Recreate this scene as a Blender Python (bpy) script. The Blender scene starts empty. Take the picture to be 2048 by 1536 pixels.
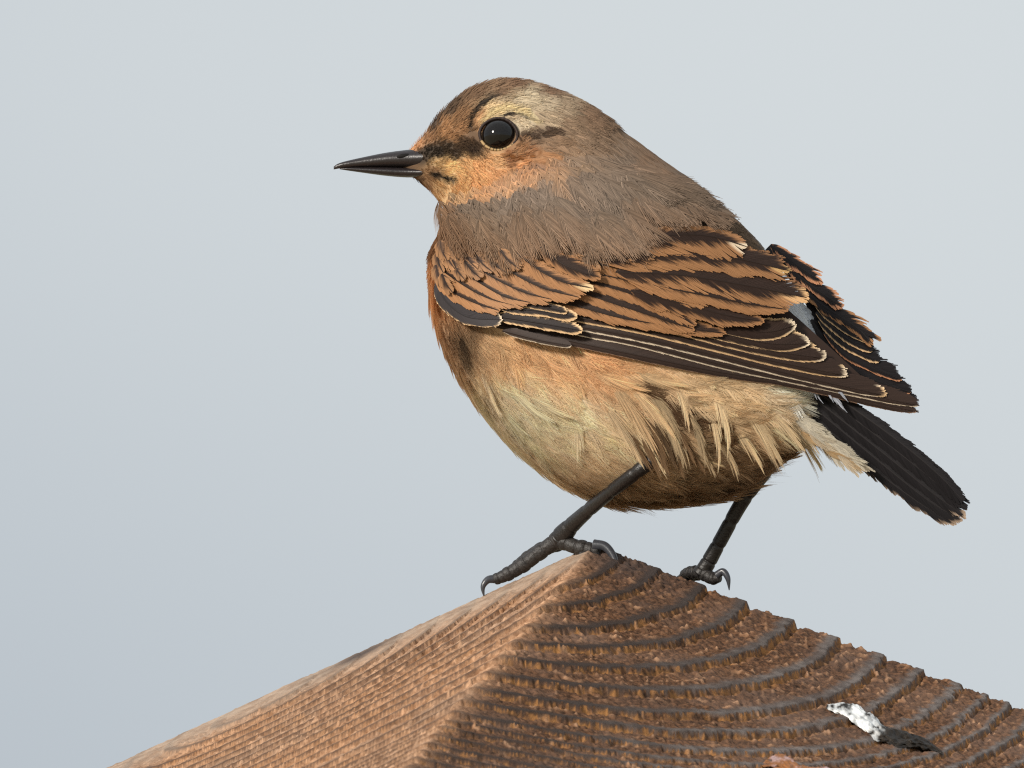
import bpy, math
import numpy as np
from mathutils import Vector, Matrix
from mathutils.bvhtree import BVHTree

# ------------------------------------------------------------------ camera, sky, sun, exposure
S = 1e-4                       # one modelling unit = 0.1 mm
EPS = math.radians(10.0)       # the camera looks up by ten degrees
APEX = np.array([0.0, 0.0, 2.30])
XR = np.array([1.0, 0, 0])
FW = np.array([0, math.cos(EPS), math.sin(EPS)])
UP = np.array([0, -math.sin(EPS), math.cos(EPS)])
AX, AY = 1190.0, 1088.0


def W(p):
    """modelling units (x right, y down, d away) -> metres in the world; plain rigid frame"""
    p = np.asarray(p, dtype=float)
    return APEX + ((p[..., 0:1] - AX) * XR + (AY - p[..., 1:2]) * UP + p[..., 2:3] * FW) * S


scene = bpy.context.scene
DIST = 5.0
cam_d = bpy.data.cameras.new('camera')
cam = bpy.data.objects.new('camera', cam_d)
scene.collection.objects.link(cam)
cam.location = Vector(W(np.array([1024.0, 768.0, 0.0])) - FW * DIST)
cam.rotation_euler = (math.radians(90) + EPS, 0, 0)
cam_d.sensor_width = 36.0
cam_d.lens = 36.0 * DIST / (2048 * S)
cam_d.clip_start = 0.1
cam_d.clip_end = 5000
cam_d.dof.use_dof = True
cam_d.dof.focus_distance = DIST - 0.012
cam_d.dof.aperture_fstop = 80.0
scene.camera = cam

SUN_AZ = math.radians(-43)      # left of straight behind the camera
SUN_EL = math.radians(22)
to_sun = Vector((math.sin(SUN_AZ) * math.cos(SUN_EL), -math.cos(SUN_AZ) * math.cos(SUN_EL), math.sin(SUN_EL)))
sun_d = bpy.data.lights.new('sun', 'SUN')
sun_d.energy = 4.1
sun_d.angle = math.radians(10)
sun_d.color = (1.0, 0.93, 0.83)
sun = bpy.data.objects.new('sun', sun_d)
scene.collection.objects.link(sun)
sun.rotation_euler = (-to_sun).to_track_quat('-Z', 'Y').to_euler()

world = bpy.data.worlds.new('World')
scene.world = world
world.use_nodes = True
nt = world.node_tree
nt.nodes.clear()
out = nt.nodes.new('ShaderNodeOutputWorld')
bg = nt.nodes.new('ShaderNodeBackground')
bg.inputs['Strength'].default_value = 0.1
sky = nt.nodes.new('ShaderNodeTexSky')
sky.sky_type = 'NISHITA'
sky.sun_disc = False
sky.sun_elevation = SUN_EL
sky.sun_rotation = math.atan2(to_sun.x, to_sun.y)
tc = nt.nodes.new('ShaderNodeTexCoord')
mp = nt.nodes.new('ShaderNodeMapping')
mp.inputs['Location'].default_value = (-3.656, 3.474, 2.638)
nz = nt.nodes.new('ShaderNodeTexNoise')
nz.inputs['Scale'].default_value = 9.0
nz.inputs['Detail'].default_value = 1.5
nz.inputs['Roughness'].default_value = 0.4
rmp = nt.nodes.new('ShaderNodeValToRGB')
rmp.color_ramp.elements[0].position = 0.3
rmp.color_ramp.elements[0].color = (0.435, 0.485, 0.54, 1)
rmp.color_ramp.elements[1].position = 0.68
rmp.color_ramp.elements[1].color = (0.725, 0.765, 0.775, 1)
mul = nt.nodes.new('ShaderNodeVectorMath')
mul.operation = 'SCALE'
mul.inputs['Scale'].default_value = 10.0
mix = nt.nodes.new('ShaderNodeMix')
mix.data_type = 'RGBA'
mix.inputs[0].default_value = 0.95       # a nearly closed, thin cloud layer over the blue
nt.links.new(tc.outputs['Generated'], mp.inputs['Vector'])
nt.links.new(mp.outputs['Vector'], nz.inputs['Vector'])
nt.links.new(nz.outputs['Fac'], rmp.inputs['Fac'])
nt.links.new(rmp.outputs['Color'], mul.inputs[0])
nt.links.new(sky.outputs['Color'], mix.inputs[6])
nt.links.new(mul.outputs['Vector'], mix.inputs[7])
nt.links.new(mix.outputs[2], bg.inputs['Color'])
nt.links.new(bg.outputs['Background'], out.inputs['Surface'])

scene.view_settings.view_transform = 'Standard'
scene.view_settings.look = 'None'
scene.view_settings.exposure = 0.0
scene.view_settings.gamma = 1.0
scene.view_settings.use_curve_mapping = False
scene.render.engine = 'CYCLES'
scene.cycles.use_denoising = False
scene.cycles.use_adaptive_sampling = False
scene.cycles.max_bounces = 6
scene.cycles.diffuse_bounces = 3
scene.cycles.glossy_bounces = 2
scene.cycles.transparent_max_bounces = 4
scene.cycles.filter_width = 1.2

rng = np.random.default_rng(7)


# ------------------------------------------------------------------ helpers
def lin(r, g, b, k=1.0):
    c = np.array([r, g, b], dtype=float) / 255.0
    return np.where(c <= 0.04045, c / 12.92, ((c + 0.055) / 1.055) ** 2.4) * k


def unit(v):
    v = np.asarray(v, dtype=float)
    return v / np.maximum(np.linalg.norm(v, axis=-1, keepdims=True), 1e-9)


def sstep(a, b, x):
    t = np.clip((x - a) / (b - a), 0, 1)
    return t * t * (3 - 2 * t)


def _hash(ix, iy, iz, seed):
    h = (ix.astype(np.int64) * 374761393 + iy.astype(np.int64) * 668265263 + iz.astype(np.int64) * 2147483647 + seed * 974711)
    h = (h ^ (h >> 13)) * 1274126177
    h = h & 0xffffffff
    h = h ^ (h >> 16)
    return (h & 0xffff) / 65535.0


def vnoise(x, y, z=None, seed=0):
    """value noise in 0..1, vectorised"""
    if z is None:
        z = np.zeros_like(x)
    x0, y0, z0 = np.floor(x), np.floor(y), np.floor(z)
    fx, fy, fz = x - x0, y - y0, z - z0
    fx, fy, fz = [f * f * (3 - 2 * f) for f in (fx, fy, fz)]
    r = 0
    for dx in (0, 1):
        for dy in (0, 1):
            for dz in ((0, 1) if np.any(fz) else (0,)):
                w = (fx if dx else 1 - fx) * (fy if dy else 1 - fy) * (fz if dz else 1 - fz)
                r = r + w * _hash(x0 + dx, y0 + dy, z0 + dz, seed)
    return r


def fbm(x, y, seed=0, octv=3):
    a, s, t = 1.0, 0.0, 0.0
    for o in range(octv):
        s = s + a * vnoise(x * 2 ** o, y * 2 ** o, seed=seed + o)
        t += a
        a *= 0.5
    return s / t


def link(o, parent=None):
    scene.collection.objects.link(o)
    if parent is not None:
        o.parent = parent
    return o


def mesh_obj(name, verts, faces, mat, parent=None, cols=None, attrs=None, smooth=True, metres=False):
    """one mesh object; verts in modelling units unless metres"""
    v = np.asarray(verts, dtype=float)
    if not metres:
        v = W(v)
    f = np.asarray(faces, dtype=np.int32)
    me = bpy.data.meshes.new(name)
    n = f.shape[1]
    me.vertices.add(len(v))
    me.vertices.foreach_set('co', v.astype(np.float32).ravel())
    me.loops.add(f.size)
    me.loops.foreach_set('vertex_index', f.ravel())
    me.polygons.add(len(f))
    me.polygons.foreach_set('loop_start', np.arange(0, f.size, n, dtype=np.int32))
    me.update(calc_edges=True)
    me.polygons.foreach_set('use_smooth', np.full(len(f), smooth))
    if cols is not None:
        a = me.attributes.new('Col', 'FLOAT_COLOR', 'POINT')
        c = np.ones((len(v), 4), dtype=np.float32)
        c[:, :3] = cols
        a.data.foreach_set('color', c.ravel())
    for k, val in (attrs or {}).items():
        a = me.attributes.new(k, 'FLOAT', 'POINT')
        a.data.foreach_set('value', np.asarray(val, dtype=np.float32))
    me.materials.append(mat)
    me.validate()
    return link(bpy.data.objects.new(name, me), parent)


def tag(o, label, cat=None, kind=None, group=None):
    if label:
        o['label'] = label
    if cat:
        o['category'] = cat
    if kind:
        o['kind'] = kind
    if group:
        o['group'] = group
    return o


def principled(name):
    m = bpy.data.materials.new(name)
    m.use_nodes = True
    b = m.node_tree.nodes['Principled BSDF']
    return m, m.node_tree, b


def mat_col(name, rough=0.6, spec=0.3, bump=0.0, bscale=8000, through=0.0):
    """colour from the mesh's own plumage colours"""
    m, t, b = principled(name)
    a = t.nodes.new('ShaderNodeAttribute')
    a.attribute_name = 'Col'
    t.links.new(a.outputs['Color'], b.inputs['Base Color'])
    b.inputs['Roughness'].default_value = rough
    b.inputs['Specular IOR Level'].default_value = spec
    if through:
        tl = t.nodes.new('ShaderNodeBsdfTranslucent')
        mx = t.nodes.new('ShaderNodeMixShader')
        mx.inputs[0].default_value = through
        t.links.new(a.outputs['Color'], tl.inputs['Color'])
        t.links.new(b.outputs[0], mx.inputs[1])
        t.links.new(tl.outputs[0], mx.inputs[2])
        t.links.new(mx.outputs[0], t.nodes['Material Output'].inputs['Surface'])
    if bump:
        tcn = t.nodes.new('ShaderNodeTexCoord')
        n = t.nodes.new('ShaderNodeTexNoise')
        n.inputs['Scale'].default_value = bscale
        n.inputs['Detail'].default_value = 3
        bp = t.nodes.new('ShaderNodeBump')
        bp.inputs['Strength'].default_value = bump
        bp.inputs['Distance'].default_value = 0.0003
        t.links.new(tcn.outputs['Object'], n.inputs['Vector'])
        t.links.new(n.outputs['Fac'], bp.inputs['Height'])
        t.links.new(bp.outputs['Normal'], b.inputs['Normal'])
    return m


def mat_plain(name, col, rough=0.5, spec=0.4, bump=0.0, bscale=4000, vary=0.0):
    m, t, b = principled(name)
    b.inputs['Base Color'].default_value = (*col, 1)
    b.inputs['Roughness'].default_value = rough
    b.inputs['Specular IOR Level'].default_value = spec
    if bump or vary:
        tcn = t.nodes.new('ShaderNodeTexCoord')
        n = t.nodes.new('ShaderNodeTexNoise')
        n.inputs['Scale'].default_value = bscale
        n.inputs['Detail'].default_value = 4
        t.links.new(tcn.outputs['Object'], n.inputs['Vector'])
        if bump:
            bp = t.nodes.new('ShaderNodeBump')
            bp.inputs['Strength'].default_value = bump
            bp.inputs['Distance'].default_value = 0.0005
            t.links.new(n.outputs['Fac'], bp.inputs['Height'])
            t.links.new(bp.outputs['Normal'], b.inputs['Normal'])
        if vary:
            r = t.nodes.new('ShaderNodeValToRGB')
            r.color_ramp.elements[0].position = 0.3
            r.color_ramp.elements[1].position = 0.7
            r.color_ramp.elements[0].color = (*[c * (1 - vary) for c in col], 1)
            r.color_ramp.elements[1].color = (*[min(1, c * (1 + vary)) for c in col], 1)
            t.links.new(n.outputs['Fac'], r.inputs['Fac'])
            t.links.new(r.outputs['Color'], b.inputs['Base Color'])
    return m


# ------------------------------------------------------------------ ground
M_GROUND = mat_plain('pale_ground', (0.46, 0.40, 0.28), 0.9, 0.1, bscale=3, vary=0.4)  # unseen ground, its colour raised to bounce light up onto the bird
g = mesh_obj('ground', [(-2000, -2000, 0), (2000, -2000, 0), (2000, 2000, 0), (-2000, 2000, 0)], [(0, 1, 2, 3)], M_GROUND, metres=True)
tag(g, None, kind='structure')

# ------------------------------------------------------------------ wooden post
POST_ROT = math.radians(12.3)
KA = 0.417                                    # fall of the four arrises of the cap
H = 1400.0                                    # half width of the post
ca, sa = math.cos(POST_ROT), math.sin(POST_ROT)
Ld = np.array([-ca, sa])
Nd = np.array([-sa, -ca])
nl = unit(Ld + Nd)                            # outward axis of the left face
nr = unit(-Ld + Nd)                           # outward axis of the right face
PITH = np.array([-667.0, 66.0])
_rad = [0, 95, 185, 270, 350, 430, 505, 578, 650, 722, 796, 887, 971, 1062, 1158, 1256, 1336, 1417, 1469, 1514]
while _rad[-1] < 4200:
    _rad.append(_rad[-1] + 52 + 12 * math.sin(len(_rad) * 1.9) + 6 * math.sin(len(_rad) * 4.7))
_rad = np.array(_rad)


def ring_phase(x, y):
    dx, dy = x - PITH[0], y - PITH[1]
    r = np.hypot(dx, dy)
    r = r + 16 * (fbm(x / 420, y / 420, seed=3) - 0.5) * 2
    i = np.interp(r, _rad, np.arange(len(_rad)))
    return i, r


def post_height(x, y):
    """height (units) of the cap above the ideal pyramid and attributes, at plan position (units from the apex)"""
    i, r = ring_phase(x, y)
    th = np.arctan2(y - PITH[1], x - PITH[0])
    wid = np.interp(r, _rad[:-1], np.diff(_rad))
    # torn fibres along the outer lip of every hard ring
    ri = np.round(i)
    lip = (vnoise(th * r / 8.0 + ri * 7.13, ri * 3.17, seed=11) - 0.5) * 0.10 + (vnoise(th * r / 26.0 + ri * 3.7, ri * 5.3, seed=12) - 0.5) * 0.14
    lip = lip * np.where(x * nl[0] + y * nl[1] > x * nr[0] + y * nr[1], 0.45, 1.0)
    i2 = i + lip * np.clip(60 / wid, 0.4, 1.3)
    ph = i2 - np.floor(i2)
    hard = sstep(0.66, 0.90, ph)
    prof = 0.25 * ph + 0.75 * sstep(0.35, 0.95, ph)
    lipd = sstep(0.0, 0.045, ph)
    prof = prof * lipd + (1 - lipd) * 0.85 * np.clip(1 - ph / 0.045, 0, 1)
    prof = prof - 0.6 * sstep(0.20, 0.03, ph) * lipd
    amp = np.clip(wid * 0.13, 4, 9.5) * (0.75 + 0.5 * vnoise(x / 300, y / 300, seed=21))
    d0 = np.hypot(x, y)
    la_, lb_ = x * nl[0] + y * nl[1], x * nr[0] + y * nr[1]
    amp = amp * (1 - 0.88 * sstep(300, 60, la_ + lb_) * (la_ > lb_))
    amp = amp * (0.35 + 0.65 * sstep(60, 420, d0))
    soft = 1 - hard
    rough = (fbm(x / 16, y / 16, seed=31, octv=2) - 0.5) * 9.0 + (vnoise(x / 6, y / 6, seed=35) - 0.5) * 6.0
    tuft = np.maximum(0, vnoise(x / 10, y / 10, seed=41) - 0.72) * 32 * vnoise(x / 60, y / 60, seed=43)
    strip = sstep(330, 60, la_ + lb_) * (la_ > lb_)
    soft = soft * (1 - 0.75 * strip)
    h = amp * (prof - 0.72) + soft * (rough + tuft) + (fbm(x / 240, y / 240, seed=51) - 0.5) * 5
    h = h + hard * (vnoise(th * r / 30, r / 5, seed=61) - 0.5) * 1.2
    return h, ph, hard, tuft * soft, r


def cap_z(x, y):
    u = np.maximum(np.abs(x * nl[0] + y * nl[1]), np.abs(x * nr[0] + y * nr[1]))
    # the arrises are worn round
    a, b = np.abs(x * nl[0] + y * nl[1]), np.abs(x * nr[0] + y * nr[1])
    k = 9.0
    m = np.maximum(a, b)
    dd = np.abs(a - b)
    m = m + np.where(dd < k, (k - dd) ** 2 / (4 * k), 0)
    return -KA * math.sqrt(2) * m


def post_world(x, y, z):
    return np.stack([APEX[0] + x * S, APEX[1] + y * S, APEX[2] + z * S], -1)


# front half of the cap: fine grid over the two faces seen, laid along the post's own axes
def grid_faces(nx, ny):
    i = np.arange(nx - 1)[:, None] * ny + np.arange(ny - 1)[None, :]
    i = i.ravel()
    return np.stack([i, i + ny, i + ny + 1, i + 1], -1)


step = 2.9
ls = np.arange(-H, H + 1e-3, step)
U_, V_ = np.meshgrid(ls, ls, indexing='ij')    # along nl, along nr
keep = (U_ + V_) > -60
x = U_ * nl[0] + V_ * nr[0]
y = U_ * nl[1] + V_ * nr[1]
# what lies far down the slopes, out of sight, is left to the coarse mesh
near = keep & (np.hypot(x, y) < 2300)
idx = -np.ones(U_.shape, dtype=np.int64)
sel = near
idx[sel] = np.arange(sel.sum())
xs, ys = x[sel], y[sel]
h, ph, hard, tuft, rr = post_height(xs, ys)
zs = cap_z(xs, ys) + h
f = np.stack([idx[:-1, :-1], idx[1:, :-1], idx[1:, 1:], idx[:-1, 1:]], -1).reshape(-1, 4)
f = f[(f >= 0).all(1)]
vf = post_world(xs, ys, zs)
# back half and shaft, coarse
cs = np.linspace(-H, H, 57)
U2, V2 = np.meshgrid(cs, cs, indexing='ij')
x2 = (U2 * nl[0] + V2 * nr[0]).ravel()
y2 = (U2 * nl[1] + V2 * nr[1]).ravel()
h2, ph2, hard2, tuft2, rr2 = post_height(x2, y2)
z2 = cap_z(x2, y2) + h2 - np.where((U2 + V2).ravel() > -80, 40, 0)
f2 = grid_faces(57, 57)
vb = post_world(x2, y2, z2)
n0 = len(vf)
ring = [i * 57 for i in range(57)] + [56 * 57 + j for j in range(1, 57)] + [i * 57 + 56 for i in range(55, -1, -1)] + [j for j in range(55, 0, -1)]
low = vb[ring].copy()
low[:, 2] = -0.3
nb = len(vb)
m_ = len(ring)
f3 = np.array([(ring[a], ring[(a + 1) % m_], nb + (a + 1) % m_, nb + a) for a in range(m_)])
vall = np.concatenate([vf, vb, low])
fall = np.concatenate([f, f2 + n0, f3[:, ::-1] + n0])
zz = np.zeros(m_)


def cat(a, b):
    return np.concatenate([a, b, zz])


M_WOOD, t, b = principled('weathered_softwood')
b.inputs['Specular IOR Level'].default_value = 0.15
b.inputs['Roughness'].default_value = 0.8


def attr(t, n):
    a = t.nodes.new('ShaderNodeAttribute')
    a.attribute_name = n
    return a.outputs['Fac']


def mixn(t, fac, c1, c2):
    m = t.nodes.new('ShaderNodeMix')
    m.data_type = 'RGBA'
    if hasattr(fac, 'links'):
        t.links.new(fac, m.inputs[0])
    else:
        m.inputs[0].default_value = fac
    for i, c in ((6, c1), (7, c2)):
        if hasattr(c, 'links'):
            t.links.new(c, m.inputs[i])
        else:
            m.inputs[i].default_value = (*c, 1)
    return m.outputs[2]


def noise(t, scale, detail=3, rough=0.55, vec=None):
    n = t.nodes.new('ShaderNodeTexNoise')
    n.inputs['Scale'].default_value = scale
    n.inputs['Detail'].default_value = detail
    n.inputs['Roughness'].default_value = rough
    if vec is None:
        c = t.nodes.new('ShaderNodeTexCoord')
        vec = c.outputs['Object']
    t.links.new(vec, n.inputs['Vector'])
    return n.outputs['Fac']


def ramp(t, fac, p0, p1):
    r = t.nodes.new('ShaderNodeMapRange')
    r.interpolation_type = 'SMOOTHSTEP'
    r.inputs['From Min'].default_value = p0
    r.inputs['From Max'].default_value = p1
    t.links.new(fac, r.inputs['Value'])
    return r.outputs['Result']


soft_c = mixn(t, ramp(t, noise(t, 1100, 4), 0.32, 0.68), (0.045, 0.023, 0.013), (0.175, 0.086, 0.045))
soft_c = mixn(t, ramp(t, noise(t, 45, 4), 0.42, 0.72), soft_c, (0.165, 0.10, 0.07))
lipf = t.nodes.new('ShaderNodeMath')
lipf.operation = 'MULTIPLY'
t.links.new(attr(t, 'lip'), lipf.inputs[0])
t.links.new(ramp(t, noise(t, 420, 4), 0.38, 0.62), lipf.inputs[1])
soft_c = mixn(t, lipf.outputs[0], soft_c, (0.36, 0.17, 0.06))
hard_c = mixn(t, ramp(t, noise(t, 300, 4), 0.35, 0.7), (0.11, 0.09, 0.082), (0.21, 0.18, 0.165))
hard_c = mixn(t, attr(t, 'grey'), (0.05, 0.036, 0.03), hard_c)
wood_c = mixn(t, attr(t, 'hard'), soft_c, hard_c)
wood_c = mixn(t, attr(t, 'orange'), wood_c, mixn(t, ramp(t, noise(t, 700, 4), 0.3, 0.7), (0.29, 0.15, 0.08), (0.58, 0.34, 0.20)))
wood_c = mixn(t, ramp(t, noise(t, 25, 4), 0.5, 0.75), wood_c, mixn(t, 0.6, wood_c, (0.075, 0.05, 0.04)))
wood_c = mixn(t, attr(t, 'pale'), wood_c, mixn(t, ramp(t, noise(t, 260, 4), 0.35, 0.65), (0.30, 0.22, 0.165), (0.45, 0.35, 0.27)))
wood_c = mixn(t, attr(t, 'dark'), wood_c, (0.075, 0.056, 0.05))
t.links.new(wood_c, b.inputs['Base Color'])
bp = t.nodes.new('ShaderNodeBump')
bp.inputs['Strength'].default_value = 0.5
bp.inputs['Distance'].default_value = 0.0006
t.links.new(noise(t, 1900, 4, 0.7), bp.inputs['Height'])
t.links.new(bp.outputs['Normal'], b.inputs['Normal'])


def wood_attrs(xx, yy, hh, pph, hhard, tt):
    a_, b_ = xx * nl[0] + yy * nl[1], xx * nr[0] + yy * nr[1]
    leftf = sstep(-25, 25, a_ - b_)                      # the left face is painted paler and warmer, as the sunlit side
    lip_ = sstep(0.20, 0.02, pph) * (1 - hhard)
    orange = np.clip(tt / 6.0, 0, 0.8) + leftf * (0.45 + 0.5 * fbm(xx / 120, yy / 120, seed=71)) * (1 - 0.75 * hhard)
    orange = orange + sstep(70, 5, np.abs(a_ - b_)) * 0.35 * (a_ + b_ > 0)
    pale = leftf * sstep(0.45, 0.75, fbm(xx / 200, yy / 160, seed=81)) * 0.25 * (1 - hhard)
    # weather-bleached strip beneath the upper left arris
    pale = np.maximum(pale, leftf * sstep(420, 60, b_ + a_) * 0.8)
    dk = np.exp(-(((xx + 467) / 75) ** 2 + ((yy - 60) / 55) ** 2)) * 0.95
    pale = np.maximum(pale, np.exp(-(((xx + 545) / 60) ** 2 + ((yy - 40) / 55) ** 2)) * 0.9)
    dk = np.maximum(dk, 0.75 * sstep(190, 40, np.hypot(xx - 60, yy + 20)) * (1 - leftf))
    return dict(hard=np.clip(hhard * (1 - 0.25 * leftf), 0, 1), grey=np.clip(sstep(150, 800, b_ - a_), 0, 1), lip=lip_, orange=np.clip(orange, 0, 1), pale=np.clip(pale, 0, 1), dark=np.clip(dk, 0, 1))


at1 = wood_attrs(xs, ys, h, ph, hard, tuft)
at2 = wood_attrs(x2, y2, h2, ph2, hard2, tuft2)
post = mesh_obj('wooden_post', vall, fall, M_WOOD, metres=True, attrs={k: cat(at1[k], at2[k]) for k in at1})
tag(post, 'weathered brown wooden post with a pyramid top and raised growth rings', 'post')


def face_depth(px, py, which):
    """depth (units) of the left or right face of the cap below a modelling position"""
    n = nl if which == 'l' else nr
    ce, se = math.cos(EPS), math.sin(EPS)
    X, u = px - AX, AY - py
    # world Yh, Z from (u, d): Yh = d ce - u se ; Z = u ce + d se ; Z = -KA*sqrt2*(X n0 + Yh n1)
    q = KA * math.sqrt(2)
    return (q * (u * se * n[1] - X * n[0]) - u * ce) / (se + q * n[1] * ce)


# ------------------------------------------------------------------ the bird: body
bird = link(bpy.data.objects.new('songbird', None))
base_pt = W(np.array([1190.0, 1100.0, 0.0]))
bird.location = Vector(base_pt)
bpy.context.view_layer.update()
tag(bird, 'small buff and grey-brown songbird with streaked dark wings perched on the post top', 'bird')
PINV = Matrix.Translation(-Vector(base_pt))


def bpart(o):
    """keep the part where it was modelled, under the bird's base"""
    p = o.parent
    if p is bird:
        o.matrix_parent_inverse = PINV
    return o


stations = np.array([
    # top x, y, bottom x, y, centre depth, half depth
    [806, 300, 800, 348, 62, 16],
    [822, 288, 815, 358, 60, 28],
    [850, 258, 842, 374, 58, 46],
    [885, 214, 866, 396, 55, 76],
    [945, 169, 884, 424, 50, 108],
    [1015, 153, 877, 466, 44, 128],
    [1095, 166, 857, 514, 36, 142],
    [1172, 199, 853, 572, 26, 162],
    [1240, 247, 864, 640, 14, 186],
    [1318, 304, 889, 715, 0, 205],
    [1398, 361, 930, 790, -16, 220],
    [1468, 422, 992, 872, -34, 228],
    [1528, 484, 1080, 952, -52, 226],
    [1568, 545, 1192, 1008, -70, 216],
    [1597, 606, 1320, 1018, -88, 198],
    [1624, 664, 1440, 1000, -106, 168],
    [1648, 718, 1526, 950, -124, 112],
    [1662, 775, 1592, 905, -140, 66],
    [1684, 832, 1642, 894, -156, 34],
    [1712, 880, 1700, 906, -170, 10]], dtype=float)


def catmull(P, n):
    P = np.asarray(P, dtype=float)
    Q = np.vstack([2 * P[0] - P[1], P, 2 * P[-1] - P[-2]])
    t = np.linspace(0, len(P) - 1 - 1e-9, n)
    i = t.astype(int)
    u = (t - i)[:, None]
    a, b, c, d = Q[i], Q[i + 1], Q[i + 2], Q[i + 3]
    return 0.5 * (2 * b + (c - a) * u + (2 * a - 5 * b + 4 * c - d) * u ** 2 + (3 * b - a - 3 * c + d) * u ** 3)


NU, NV = 150, 96
st = catmull(stations, NU)
SHRINK = 9.0            # the plumage stands this far off the body


def loft():
    va = np.linspace(0, 2 * math.pi, NV, endpoint=False)
    T_, B_ = st[:, 0:2], st[:, 2:4]
    c = (T_ + B_) / 2
    hv = (T_ - B_) / 2
    L = np.linalg.norm(hv, axis=1, keepdims=True)
    hv = hv / L * np.maximum(L - SHRINK, 3)
    hd = np.maximum(st[:, 5] - SHRINK, 3)
    P = np.zeros((NU, NV, 3))
    cv, sv = np.cos(va), np.sin(va)
    P[:, :, 0] = c[:, None, 0] + hv[:, None, 0] * cv
    P[:, :, 1] = c[:, None, 1] + hv[:, None, 1] * cv
    P[:, :, 2] = st[:, None, 4] - hd[:, None] * sv        # sv>0 : the side turned to the viewer
    return P


BP = loft()
bf = []
i0 = np.arange(NU - 1)[:, None] * NV
j = np.arange(NV)[None, :]
j1 = (j + 1) % NV
bf = np.stack([i0 + j, i0 + j1, i0 + NV + j1, i0 + NV + j], -1).reshape(-1, 4)
bv = BP.reshape(-1, 3)
c0i, c1i = len(bv), len(bv) + 1
bvv = np.vstack([bv, BP[0].mean(0), BP[-1].mean(0)])
tri = np.array([(c0i, (k + 1) % NV, k) for k in range(NV)] + [(c1i, (NU - 1) * NV + k, (NU - 1) * NV + (k + 1) % NV) for k in range(NV)])

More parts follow.
